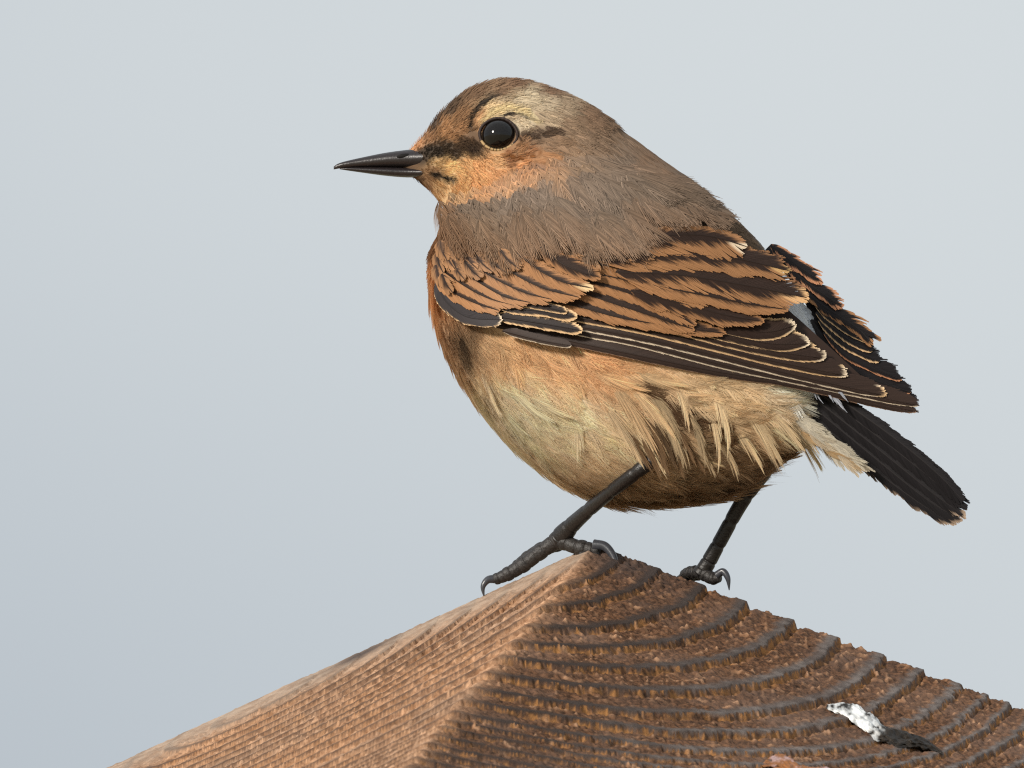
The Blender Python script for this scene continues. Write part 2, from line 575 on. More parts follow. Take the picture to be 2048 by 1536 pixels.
# plumage colours by place on the body, plus painted shade below the wing bend
_cp = np.array([
    (1020, 160, 128, 97, 72), (950, 182, 122, 93, 67), (1090, 172, 134, 104, 80), (1000, 185, 138, 108, 80), (905, 218, 90, 70, 52), (868, 245, 78, 60, 46),
    (920, 235, 142, 104, 66), (895, 255, 172, 126, 78), (930, 262, 160, 116, 72), (855, 275, 150, 108, 68), (835, 285, 190, 135, 85), (818, 296, 200, 140, 85), (905, 275, 150, 108, 66),
    
    (1010, 200, 170, 150, 120), (1045, 200, 192, 178, 150), (1085, 205, 184, 168, 142), (1120, 215, 160, 140, 115), (1060, 222, 182, 166, 138), (1000, 216, 205, 182, 140), (1030, 228, 190, 170, 138),
    (970, 240, 196, 150, 100), (985, 226, 210, 185, 140), (1050, 240, 206, 190, 160), (1090, 240, 170, 150, 122),
    (900, 292, 62, 49, 36), (860, 302, 40, 33, 26), (880, 305, 46, 37, 29), (930, 285, 82, 62, 44), (945, 300, 66, 50, 38), (915, 305, 60, 46, 34), (940, 270, 100, 75, 52), (845, 308, 46, 36, 28),
    (880, 325, 190, 155, 100), (905, 335, 232, 192, 128), (935, 325, 220, 176, 115), (960, 340, 222, 170, 108), (1000, 325, 205, 160, 105), (1000, 345, 212, 156, 98), (870, 345, 150, 112, 70),
    (1075, 275, 128, 102, 78), (1040, 300, 160, 116, 74), (1065, 310, 165, 112, 66), (1020, 318, 150, 98, 55),
    (1050, 335, 205, 146, 88), (1090, 320, 182, 132, 84), (1110, 290, 148, 118, 90), (1060, 360, 214, 160, 105), (1020, 375, 224, 172, 118), (1100, 350, 190, 145, 100), (1150, 320, 158, 128, 98),
    (1130, 250, 140, 115, 90), (1170, 225, 134, 106, 82), (1210, 255, 128, 104, 82), (1180, 290, 136, 112, 90),
    (830, 365, 112, 82, 52), (812, 352, 90, 66, 44), (850, 378, 170, 128, 82), (870, 395, 225, 188, 135), (885, 375, 214, 176, 118), (920, 375, 222, 176, 112), (905, 410, 226, 178, 116), (960, 385, 226, 168, 104), (920, 420, 224, 178, 122),
    (1100, 400, 148, 124, 104), (1000, 425, 156, 130, 110), (940, 440, 160, 130, 104), (1200, 400, 130, 108, 88), (1250, 450, 128, 106, 86), (1350, 420, 124, 102, 82), (1450, 440, 114, 95, 78),
    (1300, 330, 134, 108, 86), (1400, 370, 124, 100, 80), (1500, 470, 116, 96, 78), (1150, 480, 140, 119, 100), (1050, 470, 146, 124, 105), (1540, 520, 110, 92, 75), (1180, 450, 132, 110, 92), (1090, 440, 146, 123, 104), (1010, 460, 148, 124, 102), (1300, 430, 128, 106, 86), (1390, 470, 118, 98, 80), (950, 462, 146, 122, 100), (920, 470, 150, 120, 94), (1000, 480, 146, 121, 98), (1060, 490, 146, 119, 94), (1060, 405, 150, 126, 106), (1005, 410, 152, 128, 110), (1048, 394, 152, 128, 108), (962, 426, 154, 128, 108), (928, 442, 154, 126, 104), (1100, 380, 150, 126, 106), (1160, 360, 140, 116, 96), (1090, 370, 160, 130, 104), (1240, 340, 136, 112, 90),
    (1100, 500, 140, 119, 99), (1000, 500, 148, 123, 98), (930, 492, 152, 118, 86), (880, 500, 150, 108, 72), (1250, 500, 134, 113, 93), (1180, 512, 138, 116, 95), (900, 540, 176, 122, 74), (950, 540, 184, 128, 76),
    (860, 560, 206, 154, 100), (872, 620, 216, 168, 112), (890, 690, 212, 168, 116), (905, 740, 216, 176, 124), (928, 690, 110, 84, 60), (935, 665, 90, 68, 50), (905, 660, 212, 164, 110), (950, 690, 214, 176, 122), (915, 715, 196, 156, 108), (940, 720, 214, 178, 128), (955, 770, 234, 212, 170), (925, 790, 200, 164, 116),
    (1050, 715, 222, 172, 106), (1200, 735, 222, 166, 98), (1000, 700, 226, 186, 124), (960, 720, 222, 190, 140), (1300, 765, 214, 178, 126), (1120, 760, 226, 176, 110), (1250, 770, 224, 178, 116),
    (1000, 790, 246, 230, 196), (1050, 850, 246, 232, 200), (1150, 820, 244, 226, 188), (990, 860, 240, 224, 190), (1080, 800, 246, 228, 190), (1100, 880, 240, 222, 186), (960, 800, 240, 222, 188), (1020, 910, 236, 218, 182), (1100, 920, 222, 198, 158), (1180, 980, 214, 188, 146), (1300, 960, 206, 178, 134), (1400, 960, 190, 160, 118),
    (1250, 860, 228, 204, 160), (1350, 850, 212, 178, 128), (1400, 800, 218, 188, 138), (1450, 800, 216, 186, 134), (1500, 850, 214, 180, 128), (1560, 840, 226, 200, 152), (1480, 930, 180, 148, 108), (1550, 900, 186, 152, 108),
    (1600, 850, 228, 218, 200), (1600, 790, 226, 220, 212), (1620, 650, 226, 230, 234), (1660, 720, 228, 232, 236), (1650, 850, 232, 224, 206), (1700, 860, 236, 230, 216), (1740, 880, 230, 222, 200), (1590, 590, 150, 140, 130), (1640, 780, 232, 232, 232)],
    dtype=float)
_cpl = np.stack([lin(*r[2:5]) for r in _cp])
_ds = np.where(_cp[:, 1:2] > 640, 0.34, np.where((_cp[:, 1:2] > 330) & (_cp[:, :1] > 925) & (_cp[:, 2:3] < 164), 0.42, 0.22))
_cpl = (_cpl * (1 - _ds) + _cpl.mean(1, keepdims=True) * _ds) * 1.16 * np.array([1.03, 0.985, 0.93])
_cpl = _cpl * np.minimum(1, 0.86 / _cpl.max(1, keepdims=True))


STROKES = [   # dark and pale lines of the face, then painted shade on the body: points, half width, colour
    ([(990, 192), (968, 206), (952, 220), (943, 238), (939, 256)], 4.4, (50, 40, 31)),
    ([(1006, 233), (1034, 228), (1064, 238)], 3.0, (52, 42, 34)),
    ([(966, 244), (984, 226), (1016, 216), (1050, 224), (1078, 240)], 6.0, (216, 196, 152)),
    ([(1040, 270), (1072, 272), (1105, 264)], 6.0, (86, 68, 54)),
    ([(866, 349), (885, 354), (908, 362)], 5.0, (30, 24, 18)),
    ([(1012, 314), (1046, 316), (1082, 306)], 4.0, (136, 88, 48)),
    ([(1290, 790), (1340, 812), (1392, 846)], 15.0, (92, 68, 48)),   # shaded gap where the flank feathers part, painted dark, with down showing
    ([(1395, 868), (1450, 900)], 12.0, (120, 92, 66)),  # shade of the rear lower belly painted into the plumage
    ([(930, 676), (934, 700), (940, 726)], 5.0, (58, 44, 34))]  # shaded hollow below the wing bend, painted dark


def strokes(p, C):
    for pts, hw_, c in STROKES:
        q = np.array(pts, dtype=float)
        lo_, hi_ = q.min(0) - 3 * hw_ - 4, q.max(0) + 3 * hw_ + 4
        if not ((p[:, :2] > lo_) & (p[:, :2] < hi_)).all(1).any():
            continue
        best = np.full(len(p), 1e9)
        for a_, b_ in zip(q[:-1], q[1:]):
            ab = b_ - a_
            t_ = np.clip(((p[:, :2] - a_) @ ab) / (ab @ ab), 0, 1)
            best = np.minimum(best, np.linalg.norm(p[:, :2] - (a_ + t_[:, None] * ab), axis=1))
        m = sstep(hw_ * 2.0, hw_ * 0.4, best + 3.0 * (vnoise(p[:, 0] / 9, p[:, 1] / 9, seed=5) - 0.4))[:, None]
        C = C * (1 - m) + lin(*c)[None] * m
    return C


def plum(p, k=1.0):
    """plumage colour at modelling positions (N,3)"""
    p = np.atleast_2d(p)
    d2 = (p[:, None, 0] - _cp[None, :, 0]) ** 2 + (p[:, None, 1] - _cp[None, :, 1]) ** 2 + (16.0 + 1800.0 * sstep(560, 700, p[:, 1]))[:, None]
    w = 1.0 / d2 ** 2.6
    w /= w.sum(1, keepdims=True)
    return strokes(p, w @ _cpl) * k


M_BODY = mat_col('down', 0.9, 0.05, bump=0.4, bscale=5000)
M_FEATHER = mat_col('feather_barbs', 0.62, 0.2, through=0.38)
M_FLIGHT = mat_col('flight_feather_barbs', 0.55, 0.18)

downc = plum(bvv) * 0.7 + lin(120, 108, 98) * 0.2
body = mesh_obj('body', bvv, bf, M_BODY, bird, cols=downc)
# close both ends
import bmesh
bmm = bmesh.new()
bmm.from_mesh(body.data)
bmesh.ops.holes_fill(bmm, edges=[e for e in bmm.edges if e.is_boundary], sides=0)
bmesh.ops.delete(bmm, geom=[v for v in bmm.verts if not v.link_faces], context='VERTS')
bmesh.ops.recalc_face_normals(bmm, faces=bmm.faces)
bmm.to_mesh(body.data)
bmm.free()
for p_ in body.data.polygons:
    p_.use_smooth = True
bpart(body)
BVH = BVHTree.FromPolygons([tuple(v) for v in bv], [tuple(q) for q in bf])


def body_hit(px, py):
    h = BVH.ray_cast(Vector((px, py, -2000)), Vector((0, 0, 1)))
    return None if h[0] is None else h[0].z


# ------------------------------------------------------------------ feathers
def barbs(L, wl, wh, pitch, r, cot=1.7, tc=0.72, tp=2.0, rag=0.0, clump=0.0, gsize=6, camber=0.0, hw=None, npt=5, tilt=0.3, conv=0.0, bare=0.12, taper=0.55):
    """local barb ribbons of a feather lying along +X with its vane in Y.
    returns pts (n,npt,2,3), s (npt), edge distance (n,npt), side (n), tau (n)"""
    out_p, out_e, out_side, out_tau = [], [], [], []
    s = np.linspace(0, 1, npt) ** 0.8
    for side, wv in ((1, wl), (-1, wh)):
        if wv <= 0:
            continue
        tau = np.linspace(bare, 1, 160)
        sh = np.minimum(1, (np.maximum(tau - bare, 0) / 0.16 + 0.04)) ** 0.6
        q = np.clip((tau - tc) / (1 - tc), 0, 1)
        sh = sh * np.maximum(0, 1 - q ** tp) ** (1 / 2.0)
        X, Y = tau * L, wv * sh
        arc = np.concatenate([[0], np.cumsum(np.hypot(np.diff(X), np.diff(Y)))])
        n = max(4, int(arc[-1] / pitch))
        a = np.linspace(0, arc[-1], n)
        Xe = np.interp(a, arc, X)
        Ye = np.interp(a, arc, Y)
        te = Xe / L
        X0 = Xe - Ye * cot - 0.05 * L * te
        X0 = np.clip(X0, 0, 0.965 * L)
        fac = 1 + rag * r.normal(0, 0.16, n)
        gid = (np.arange(n) + r.integers(0, gsize)) // gsize
        ng = gid.max() + 1
        gj = r.normal(0, 1, ng)
        fac = fac + rag * 0.22 * gj[gid]
        Xend = X0 + (Xe - X0) * fac
        Yend = Ye * fac
        if clump > 0:
            gx = np.array([Xend[gid == k].max() if (gid == k).any() else 0 for k in range(ng)])
            gy = np.array([Yend[gid == k].mean() if (gid == k).any() else 0 for k in range(ng)])
            Xend = Xend + (gx[gid] - Xend) * clump * 0.6
            Yend = Yend + (gy[gid] - Yend) * clump
        if conv > 0:      # wet feathers draw together towards the tip
            Yend = Yend * (1 - conv * te)
            Xend = Xend + conv * (1 - te) * L * 0.25
        wob = r.normal(0, 0.06, n) * rag
        ss = s[None, :]
        PX = X0[:, None] + (Xend - X0)[:, None] * (0.82 * ss + 0.18 * ss ** 2)
        PY = Yend[:, None] * (1.22 * ss - 0.22 * ss ** 2 + wob[:, None] * np.sin(ss * 3.1))
        PZ = -camber * (PY / max(wv, 1)) ** 2
        hwv = (hw if hw else pitch * 0.8) * (1 - taper * ss ** 2) * np.ones((n, 1))
        dX = np.gradient(PX, axis=1)
        dY = np.gradient(PY, axis=1)
        dl = np.maximum(np.hypot(dX, dY), 1e-6)
        nx_, ny_ = -dY / dl, dX / dl
        P = np.zeros((n, npt, 2, 3))
        for k, sg in ((0, -1), (1, 1)):
            P[:, :, k, 0] = PX + sg * nx_ * hwv
            P[:, :, k, 1] = (PY + sg * ny_ * hwv) * side
            P[:, :, k, 2] = PZ + sg * tilt * hwv * side
        tipn = np.clip((te - tc) / (1 - tc), 0, 1) ** 1.5
        blen = np.hypot(Xend - X0, Yend)
        e = (1 - ss) * (np.abs(Yend) * (1 - tipn) + np.maximum(blen * 0.7, 1.0) * tipn)[:, None]
        out_p.append(P)
        out_e.append(e)
        out_side.append(np.full(n, side))
        out_tau.append(te)
    return np.concatenate(out_p), s, np.concatenate(out_e), np.concatenate(out_side), np.concatenate(out_tau)


def ribbon_faces(n, npt):
    i = (np.arange(n)[:, None] * npt + np.arange(npt - 1)[None, :]).ravel() * 2
    return np.stack([i, i + 1, i + 3, i + 2], -1)


def curve_eval(pts, n=60):
    c = catmull(pts, n)
    d = np.concatenate([[0], np.cumsum(np.linalg.norm(np.diff(c, axis=0), axis=1))])
    return c, d


def vane_feather(name, parent, rach, wl, wh, depth, lift, c0, cf, fl, fh, tipw=None, ctip=None, pitch=3.0, rag=0.15, clump=0.0, camber=3.0, tc=0.8, tp=2.0, soft=2.0, cshaft=None, jit=0.08, mat=None, cot=1.7, hw=None, gsize=6, bare=0.03, npt=7, seed=None, rise=0.0):
    """a wing or tail feather: rachis in modelling x,y laid on a surface depth(x,y), lifted by its layer"""
    r = np.random.default_rng(abs(hash((round(rach[0][0]), round(rach[-1][1]), round(lift * 10)))) % 2 ** 31 if seed is None else seed)
    c, d = curve_eval(rach)
    L = d[-1]
    P, s, e, side, tau = barbs(L, wl, wh, pitch, r, rag=rag, clump=clump, camber=camber, tc=tc, tp=tp, npt=npt, cot=cot, hw=hw, gsize=gsize, bare=bare)
    n, npt = P.shape[:2]

    def place(Q):
        X = Q[..., 0]
        cx = np.interp(X, d, c[:, 0])
        cy = np.interp(X, d, c[:, 1])
        tx = np.interp(X, d, np.gradient(c[:, 0], d))
        ty = np.interp(X, d, np.gradient(c[:, 1], d))
        tl = np.maximum(np.hypot(tx, ty), 1e-6)
        tx, ty = tx / tl, ty / tl
        over = np.maximum(X - L, 0)
        x = cx + tx * over - ty * Q[..., 1]
        y = cy + ty * over + tx * Q[..., 1]
        z = depth(x, y) - lift - Q[..., 2] - rise * (X / L) ** 2
        return np.stack([x, y, z], -1)

    V = place(P)
    # colours
    c0 = np.array(c0)
    cf = np.array(cf)
    jf = 1 + r.normal(0, 0.10, n) * (0.4 + rag)
    fw = np.where(side > 0, fl, fh) * jf
    if tipw:
        kt = sstep(1 - 3.0 * tipw / L, 1 - 0.6 * tipw / L, tau)
        fw = fw * (1 - kt) + np.maximum(fw, tipw * 0.5 * jf) * kt
    m = sstep(0, 1, ((fw[:, None] + soft) - e) / (2 * soft))
    m = np.where((fw < 0.3)[:, None], 0, m)
    bj = 1 + r.normal(0, jit, n)[:, None, None]
    cfv = np.repeat(cf[None], n, 0)
    if tipw:
        cfv = cfv * (1 - kt[:, None]) + np.array(ctip if ctip is not None else cf)[None] * kt[:, None]
    C = (c0[None, None] * (1 - m[..., None]) + cfv[:, None] * m[..., None]) * bj
    V2 = V.reshape(-1, 3)
    C2 = np.repeat(C[:, :, None, :], 2, axis=2).reshape(-1, 3)
    F = ribbon_faces(n, npt)
    # the shaft
    k = 40
    Xs = np.linspace(0, L * 0.985, k)
    hwid = np.linspace(2.2, 0.8, k)
    sh = np.zeros((k, 3, 3))
    for q, (yy, zz_) in enumerate(((-1, 0.4), (0, 1.6), (1, 0.4))):
        sh[:, q, 0] = Xs
        sh[:, q, 1] = yy * hwid
        sh[:, q, 2] = zz_
    SV = place(sh).reshape(-1, 3)
    i = np.arange(k - 1) * 3
    SF = np.concatenate([np.stack([i, i + 1, i + 4, i + 3], -1), np.stack([i + 1, i + 2, i + 5, i + 4], -1)])
    sc = np.array(cshaft if cshaft is not None else c0 * 0.7)
    o = mesh_obj(name, np.vstack([V2, SV]), np.vstack([F, SF + len(V2)]), mat or M_FLIGHT, parent, cols=np.vstack([C2, np.repeat(sc[None], len(SV), 0)]))
    return o


class Bunch:
    """many small body feathers in one mesh"""

    def __init__(self):
        self.v, self.f, self.c, self.n = [], [], [], 0

    def add(self, V, F, C):
        self.v.append(V)
        self.f.append(F + self.n)
        self.c.append(C)
        self.n += len(V)

    def build(self, name, mat=None, parent=None):
        return mesh_obj(name, np.vstack(self.v), np.vstack(self.f), mat or M_FEATHER, parent or bird, cols=np.vstack(self.c))


def contour(P, T, N, L, wd, pitch, col, r, taper=0.8, lift=(-3, 9), bend=0.16, rag=0.5, clump=0.3, conv=0.0, cot=2.2, npt=4, hw=None, twist=0.0, tipc=None, side_bend=0.0, basec=None, tc=0.55, gsize=5, jit=0.10, camber=0.18):
    """one body feather: returns V, F, C"""
    T = unit(T - N * np.dot(T, N))
    Sv = np.cross(N, T)
    B, s, e, side, tau = barbs(L, wd, wd, pitch, r, cot=cot, tc=tc, rag=rag, clump=clump, camber=wd * camber, npt=npt, conv=conv, hw=hw, tilt=0.45, gsize=gsize, taper=taper)
    n = len(B)
    X, Y, Z = B[..., 0], B[..., 1], B[..., 2]
    q = X / L
    z = lift[0] + (lift[1] - lift[0]) * q - bend * L * q * q + Z
    y = Y + side_bend * L * q * q
    V = P + X[..., None] * T + y[..., None] * Sv + z[..., None] * N
    bj = 1 + r.normal(0, jit, n)[:, None, None]
    ss = s[None, :, None]
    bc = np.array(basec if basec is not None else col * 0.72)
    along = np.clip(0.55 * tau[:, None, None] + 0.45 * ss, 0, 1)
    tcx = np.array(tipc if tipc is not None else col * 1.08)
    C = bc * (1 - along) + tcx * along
    C = np.clip(C * bj, 0.004, 0.95)
    C = np.repeat(C[:, :, None, :], 2, axis=2)
    return V.reshape(-1, 3), ribbon_faces(n, npt), C.reshape(-1, 3)


# surface frame of the body for placing plumage
dPu = np.gradient(BP, axis=0)
dPv = (np.roll(BP, -1, axis=1) - np.roll(BP, 1, axis=1)) / 2
BN = unit(np.cross(dPu, dPv))
cent = BP.mean(1, keepdims=True)
flip = np.sign((BN * (BP - cent)).sum(-1, keepdims=True))
BN = BN * np.where(flip == 0, 1, flip)
BT = unit(dPu)
AREA = np.linalg.norm(np.cross(dPu, dPv), axis=-1)
STF = np.linspace(0, len(stations) - 1, NU)      # station number of each loft row


def at_uv(u, v):
    i = np.clip(u, 0, NU - 1.001)
    i0_ = int(i)
    fu = i - i0_
    jv = v % NV
    j0 = int(jv)
    fv = jv - j0
    j2 = (j0 + 1) % NV

    def bl(A):
        return (A[i0_, j0] * (1 - fu) * (1 - fv) + A[i0_ + 1, j0] * fu * (1 - fv) + A[i0_, j2] * (1 - fu) * fv + A[i0_ + 1, j2] * fu * fv)
    return bl(BP), unit(bl(BT)), unit(bl(BN))


EYE = np.array([997.0, 270.0])


def scatter(n_target, u0, u1, r, mind):
    """dart throwing on the body surface between two stations"""
    rows = np.where((STF >= u0) & (STF < u1))[0]
    w = AREA[rows].copy()
    w = w / w.sum()
    flat = r.choice(w.size, size=n_target * 6, p=w.ravel())
    ii, jj = np.unravel_index(flat, w.shape)
    uu = rows[ii] + r.random(len(ii)) - 0.5
    vv = jj + r.random(len(jj)) - 0.5
    cell = {}
    res = []
    for a, b_ in zip(uu, vv):
        p, tt, nn = at_uv(max(a, 0), b_)
        md = mind(p) if callable(mind) else mind
        key = tuple((p // md).astype(int))
        ok = True
        for dx in (-1, 0, 1):
            for dy in (-1, 0, 1):
                for dz in (-1, 0, 1):
                    for qv in cell.get((key[0] + dx, key[1] + dy, key[2] + dz), ()):
                        if ((qv - p) ** 2).sum() < md * md:
                            ok = False
                            break
                    if not ok:
                        break
                if not ok:
                    break
            if not ok:
                break
        if ok:
            cell.setdefault(key, []).append(p)
            res.append((a, b_, p, tt, nn))
        if len(res) >= n_target:
            break
    return res


def in_poly(px, py, poly):
    c = False
    n = len(poly)
    for i in range(n):
        x1, y1 = poly[i]
        x2_, y2_ = poly[(i + 1) % n]
        if (y1 > py) != (y2_ > py) and px < (x2_ - x1) * (py - y1) / (y2_ - y1) + x1:
            c = not c
    return c


# ------------------------------------------------------------------ head plumage
r = np.random.default_rng(21)
hb = Bunch()
for (u, v, p, tt, nn) in scatter(5600, 0.6, 7.2, r, lambda p: 6.2 if p[0] < 1040 else 8.5):
    near = nn[2] < 0.35
    if not near and r.random() < 0.6:
        continue
    de = math.hypot(p[0] - EYE[0], p[1] - EYE[1])
    if nn[2] < 0 and de < 37:
        continue
    if p[0] < 846 - 1.2 * abs(p[1] - 328) and nn[2] < 0.5:
        continue
    T = tt.copy()
    if nn[2] < 0.2:
        # the feathers part round the eye and sweep back
        if de < 110:
            tang = np.array([-(p[1] - EYE[1]), p[0] - EYE[0], 0.0])
            if tang[0] < 0:
                tang = -tang
            k = sstep(110, 45, de)
            T = unit(T * (1 - k * 0.75) + unit(tang) * k * 0.75)
        T = unit(T + np.array([0.55, 0, 0]) * sstep(330, 250, p[1]))
    L = np.interp(p[0], [820, 880, 960, 1100, 1250], [13, 22, 34, 56, 74]) * r.uniform(0.85, 1.25)
    if p[1] > 330:
        L *= 1.25
    if nn[2] < 0 and de < 75:
        L = min(L, 22)
    col = plum(p + T * L * 0.55)[0] * (1 + r.normal(0, 0.05))
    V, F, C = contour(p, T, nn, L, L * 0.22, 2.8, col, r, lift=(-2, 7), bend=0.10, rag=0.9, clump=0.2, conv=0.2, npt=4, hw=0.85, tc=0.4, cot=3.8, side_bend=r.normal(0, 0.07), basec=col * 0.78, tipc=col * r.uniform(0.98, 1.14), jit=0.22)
    hb.add(V, F, C)
o = tag(hb.build('head_plumage'), 'short buff and brown head feathers', kind='stuff')
bpart(o)

# ------------------------------------------------------------------ wing surfaces
WING_POLY = [(872, 470), (880, 585), (925, 650), (1030, 690), (1140, 700), (1400, 752), (1640, 790), (1600, 660), (1620, 600), (1570, 530), (1490, 490), (1400, 470), (1280, 470), (1100, 500), (980, 480)]
sx, sy, sd = [], [], []
for px in range(880, 1640, 24):
    for py in range(440, 800, 18):
        dd_ = body_hit(px, py)
        if dd_ is not None and in_poly(px, py, [(870, 430), (870, 600), (960, 690), (1500, 770), (1600, 700), (1560, 520), (1300, 420)]):
            sx.append(px)
            sy.append(py)
            sd.append(dd_)
for px, py, dd_, w_ in ((1832, 824, -250, 40), (1760, 790, -250, 25), (1690, 750, -250, 15), (1618, 600, -212, 12), (1640, 715, -250, 12)):
    for _ in range(w_):
        sx.append(px)
        sy.append(py)
        sd.append(dd_)
sx, sy, sd = map(np.array, (sx, sy, sd))


def basis(x, y):
    a, b_ = (x - 1250) / 400, (y - 620) / 150
    return np.stack([np.ones_like(a), a, b_, a * a, a * b_, b_ * b_, a ** 3, a * a * b_, a * b_ * b_, b_ ** 3, a ** 4], -1)


okp = sx > 940
wc = np.linalg.lstsq(basis(sx[okp], sy[okp]), sd[okp], rcond=None)[0]
# towards the shoulder the wing wraps closely round the breast
GX, GY = np.arange(840, 1361, 10.0), np.arange(400, 861, 10.0)
G = np.full((len(GX), len(GY)), np.nan)
for a_ in range(len(GX)):
    for b_ in range(len(GY)):
        hv_ = body_hit(GX[a_], GY[b_])
        if hv_ is not None:
            G[a_, b_] = hv_
known = ~np.isnan(G)
G[~known] = np.nanmax(G)
for _ in range(60):
    Q = np.pad(G, 1, mode='edge')
    avg = (Q[:-2, 1:-1] + Q[2:, 1:-1] + Q[1:-1, :-2] + Q[1:-1, 2:]) / 4
    G = np.where(known, G, avg)
for _ in range(5):
    Q = np.pad(G, 1, mode='edge')
    G = 0.4 * G + 0.6 * (Q[:-2, 1:-1] + Q[2:, 1:-1] + Q[1:-1, :-2] + Q[1:-1, 2:]) / 4


def wing_depth(x, y):
    x = np.asarray(x, dtype=float)
    y = np.asarray(y, dtype=float)
    pol = basis(np.clip(x, 850, 1850), np.clip(y, 420, 840)) @ wc - 16.0
    gx = np.clip((x - 840) / 10, 0, len(GX) - 1.001)
    gy = np.clip((y - 400) / 10, 0, len(GY) - 1.001)
    ix, iy = gx.astype(int), gy.astype(int)
    fx, fy = gx - ix, gy - iy
    gd = G[ix, iy] * (1 - fx) * (1 - fy) + G[ix + 1, iy] * fx * (1 - fy) + G[ix, iy + 1] * (1 - fx) * fy + G[ix + 1, iy + 1] * fx * fy
    gd = gd - 16.0
    k_ = sstep(980, 1300, x)
    return gd * (1 - k_) + pol * k_


DARK = lin(50, 37, 31)
DARK2 = lin(38, 30, 29)
BLACK = lin(30, 25, 25)
ORANGE = lin(160, 116, 79)
ORANGE2 = lin(154, 114, 80)
BUFF = lin(222, 186, 142)
PALE = lin(232, 214, 190)
CREAM = lin(226, 206, 178)


def surface_strip(name, lowc, upc, depth, back, mat, col, parent, n=40, m=14, thick=5.0):
    a, _ = curve_eval(lowc, n)
    b_, _ = curve_eval(upc, n)
    t_ = np.linspace(0, 1, m)[None, :, None]
    G = a[:, None, :] * (1 - t_) + b_[:, None, :] * t_
    dz = depth(G[..., 0], G[..., 1]) + back
    edge = np.sin(np.linspace(0, math.pi, m))[None, :] * np.sqrt(np.sin(np.linspace(0.03, math.pi - 0.03, n)))[:, None]
    f_ = np.concatenate([G, (dz - thick * edge)[..., None]], -1).reshape(-1, 3)
    k_ = np.concatenate([G, (dz + thick * edge + 0.4)[..., None]], -1).reshape(-1, 3)
    gf = grid_faces(n, m)
    V = np.vstack([f_, k_])
    F = np.vstack([gf, gf[:, ::-1] + len(f_)])
    return mesh_obj(name, V, F, mat, parent, cols=np.repeat(np.array(col)[None], len(V), 0))


wing = surface_strip('wing', [(878, 560), (905, 615), (960, 648), (1140, 684), (1440, 742), (1780, 812)], [(900, 455), (980, 430), (1120, 425), (1300, 455), (1500, 560), (1784, 811)], wing_depth, 8.0, M_FLIGHT, DARK, bird)
tag(wing, 'folded left wing with buff-edged dark feathers')
bpart(wing)


def wf(name, rach, wl, wh, lift, c0=DARK, cf=ORANGE, fl=4, fh=3, **k):
    o = vane_feather(name, wing, rach, wl, wh, wing_depth, lift, c0, cf, fl, fh, **k)
    return o


# flight feathers, outermost (lowest) first
wf('flight_feather', [(1000, 652), (1250, 706), (1440, 745), (1570, 764), (1713, 797), (1832, 824)], 9, 22, 0, cf=lin(150, 120, 100), fl=1.6, fh=0, tc=0.9, pitch=2.6, soft=1.2)
wf('flight_feather', [(1040, 645), (1175, 668), (1281, 688), (1440, 729), (1600, 763), (1834, 811)], 8, 24, 3, cf=PALE, fl=3.0, fh=0, tc=0.9, pitch=2.6, soft=1.2)
wf('flight_feather', [(1060, 640), (1179, 657), (1316, 684), (1440, 714), (1600, 754), (1767, 791)], 8.5, 27, 6, cf=PALE, fl=3.4, fh=0, tipw=7, ctip=BUFF, tc=0.9, pitch=2.6, soft=1.2)
wf('flight_feather', [(1060, 625), (1160, 637), (1283, 659), (1440, 697), (1550, 724), (1692, 752)], 9.5, 30, 9, cf=BUFF, fl=4.0, fh=0, tipw=7, ctip=CREAM, tc=0.88, pitch=2.6, soft=1.3)
wf('flight_feather', [(1180, 622), (1300, 646), (1394, 667), (1450, 682), (1550, 704), (1647, 717)], 13, 30, 12, cf=BUFF, fl=3.4, fh=1.5, tipw=7, ctip=CREAM, tc=0.86, pitch=2.6, soft=1.3)
wf('flight_feather', [(1230, 615), (1350, 645), (1439, 667), (1540, 688), (1618, 687)], 14, 32, 15, cf=BUFF, fl=3.2, fh=2.0, tipw=7, ctip=CREAM, tc=0.84, pitch=2.6, soft=1.3)
wf('flight_feather', [(1280, 604), (1400, 640), (1484, 660), (1540, 664), (1590, 650)], 17, 28, 18, cf=BUFF, fl=3.4, fh=2.0, tipw=7, ctip=CREAM, tc=0.82, pitch=2.6, soft=1.3)
# greater coverts and inner secondaries with ragged orange fringes
RG = dict(rag=0.42, clump=0.3, pitch=2.0, soft=4.0, tc=0.7, gsize=7)
wf('covert_feather', [(1060, 600), (1150, 612), (1240, 636), (1350, 654), (1452, 668)], 15, 20, 21, fl=15, fh=4, **RG)
wf('covert_feather', [(1080, 572), (1160, 586), (1240, 612), (1320, 638), (1388, 660)], 16, 20, 24, fl=17, fh=5, **RG)
wf('covert_feather', [(1110, 556), (1190, 568), (1270, 592), (1340, 624), (1390, 652)], 16, 20, 27, fl=17, fh=5, **RG)
wf('covert_feather', [(1120, 540), (1200, 550), (1265, 566), (1340, 598), (1412, 634)], 16, 19, 30, fl=17, fh=5, **RG)
wf('tertial_feather', [(1260, 582), (1380, 612), (1450, 631), (1526, 644)], 23, 20, 32, fl=8, fh=3, tipw=8, ctip=ORANGE, **RG)
wf('covert_feather', [(1150, 526), (1240, 540), (1320, 576), (1402, 612)], 17, 18, 34, fl=17, fh=5, **RG)
wf('covert_feather', [(1200, 530), (1290, 543), (1380, 568), (1472, 618)], 17, 18, 36, fl=17, fh=5, **RG)
wf('tertial_feather', [(1250, 560), (1400, 590), (1500, 609), (1574, 620)], 20, 22, 38, cf=ORANGE, fl=17, fh=6, tipw=8, **RG)
wf('tertial_feather', [(1230, 545), (1350, 550), (1480, 570), (1616, 597)], 33, 34, 41, c0=DARK, fl=19, fh=2, tipw=10, ctip=lin(225, 180, 130), **RG)
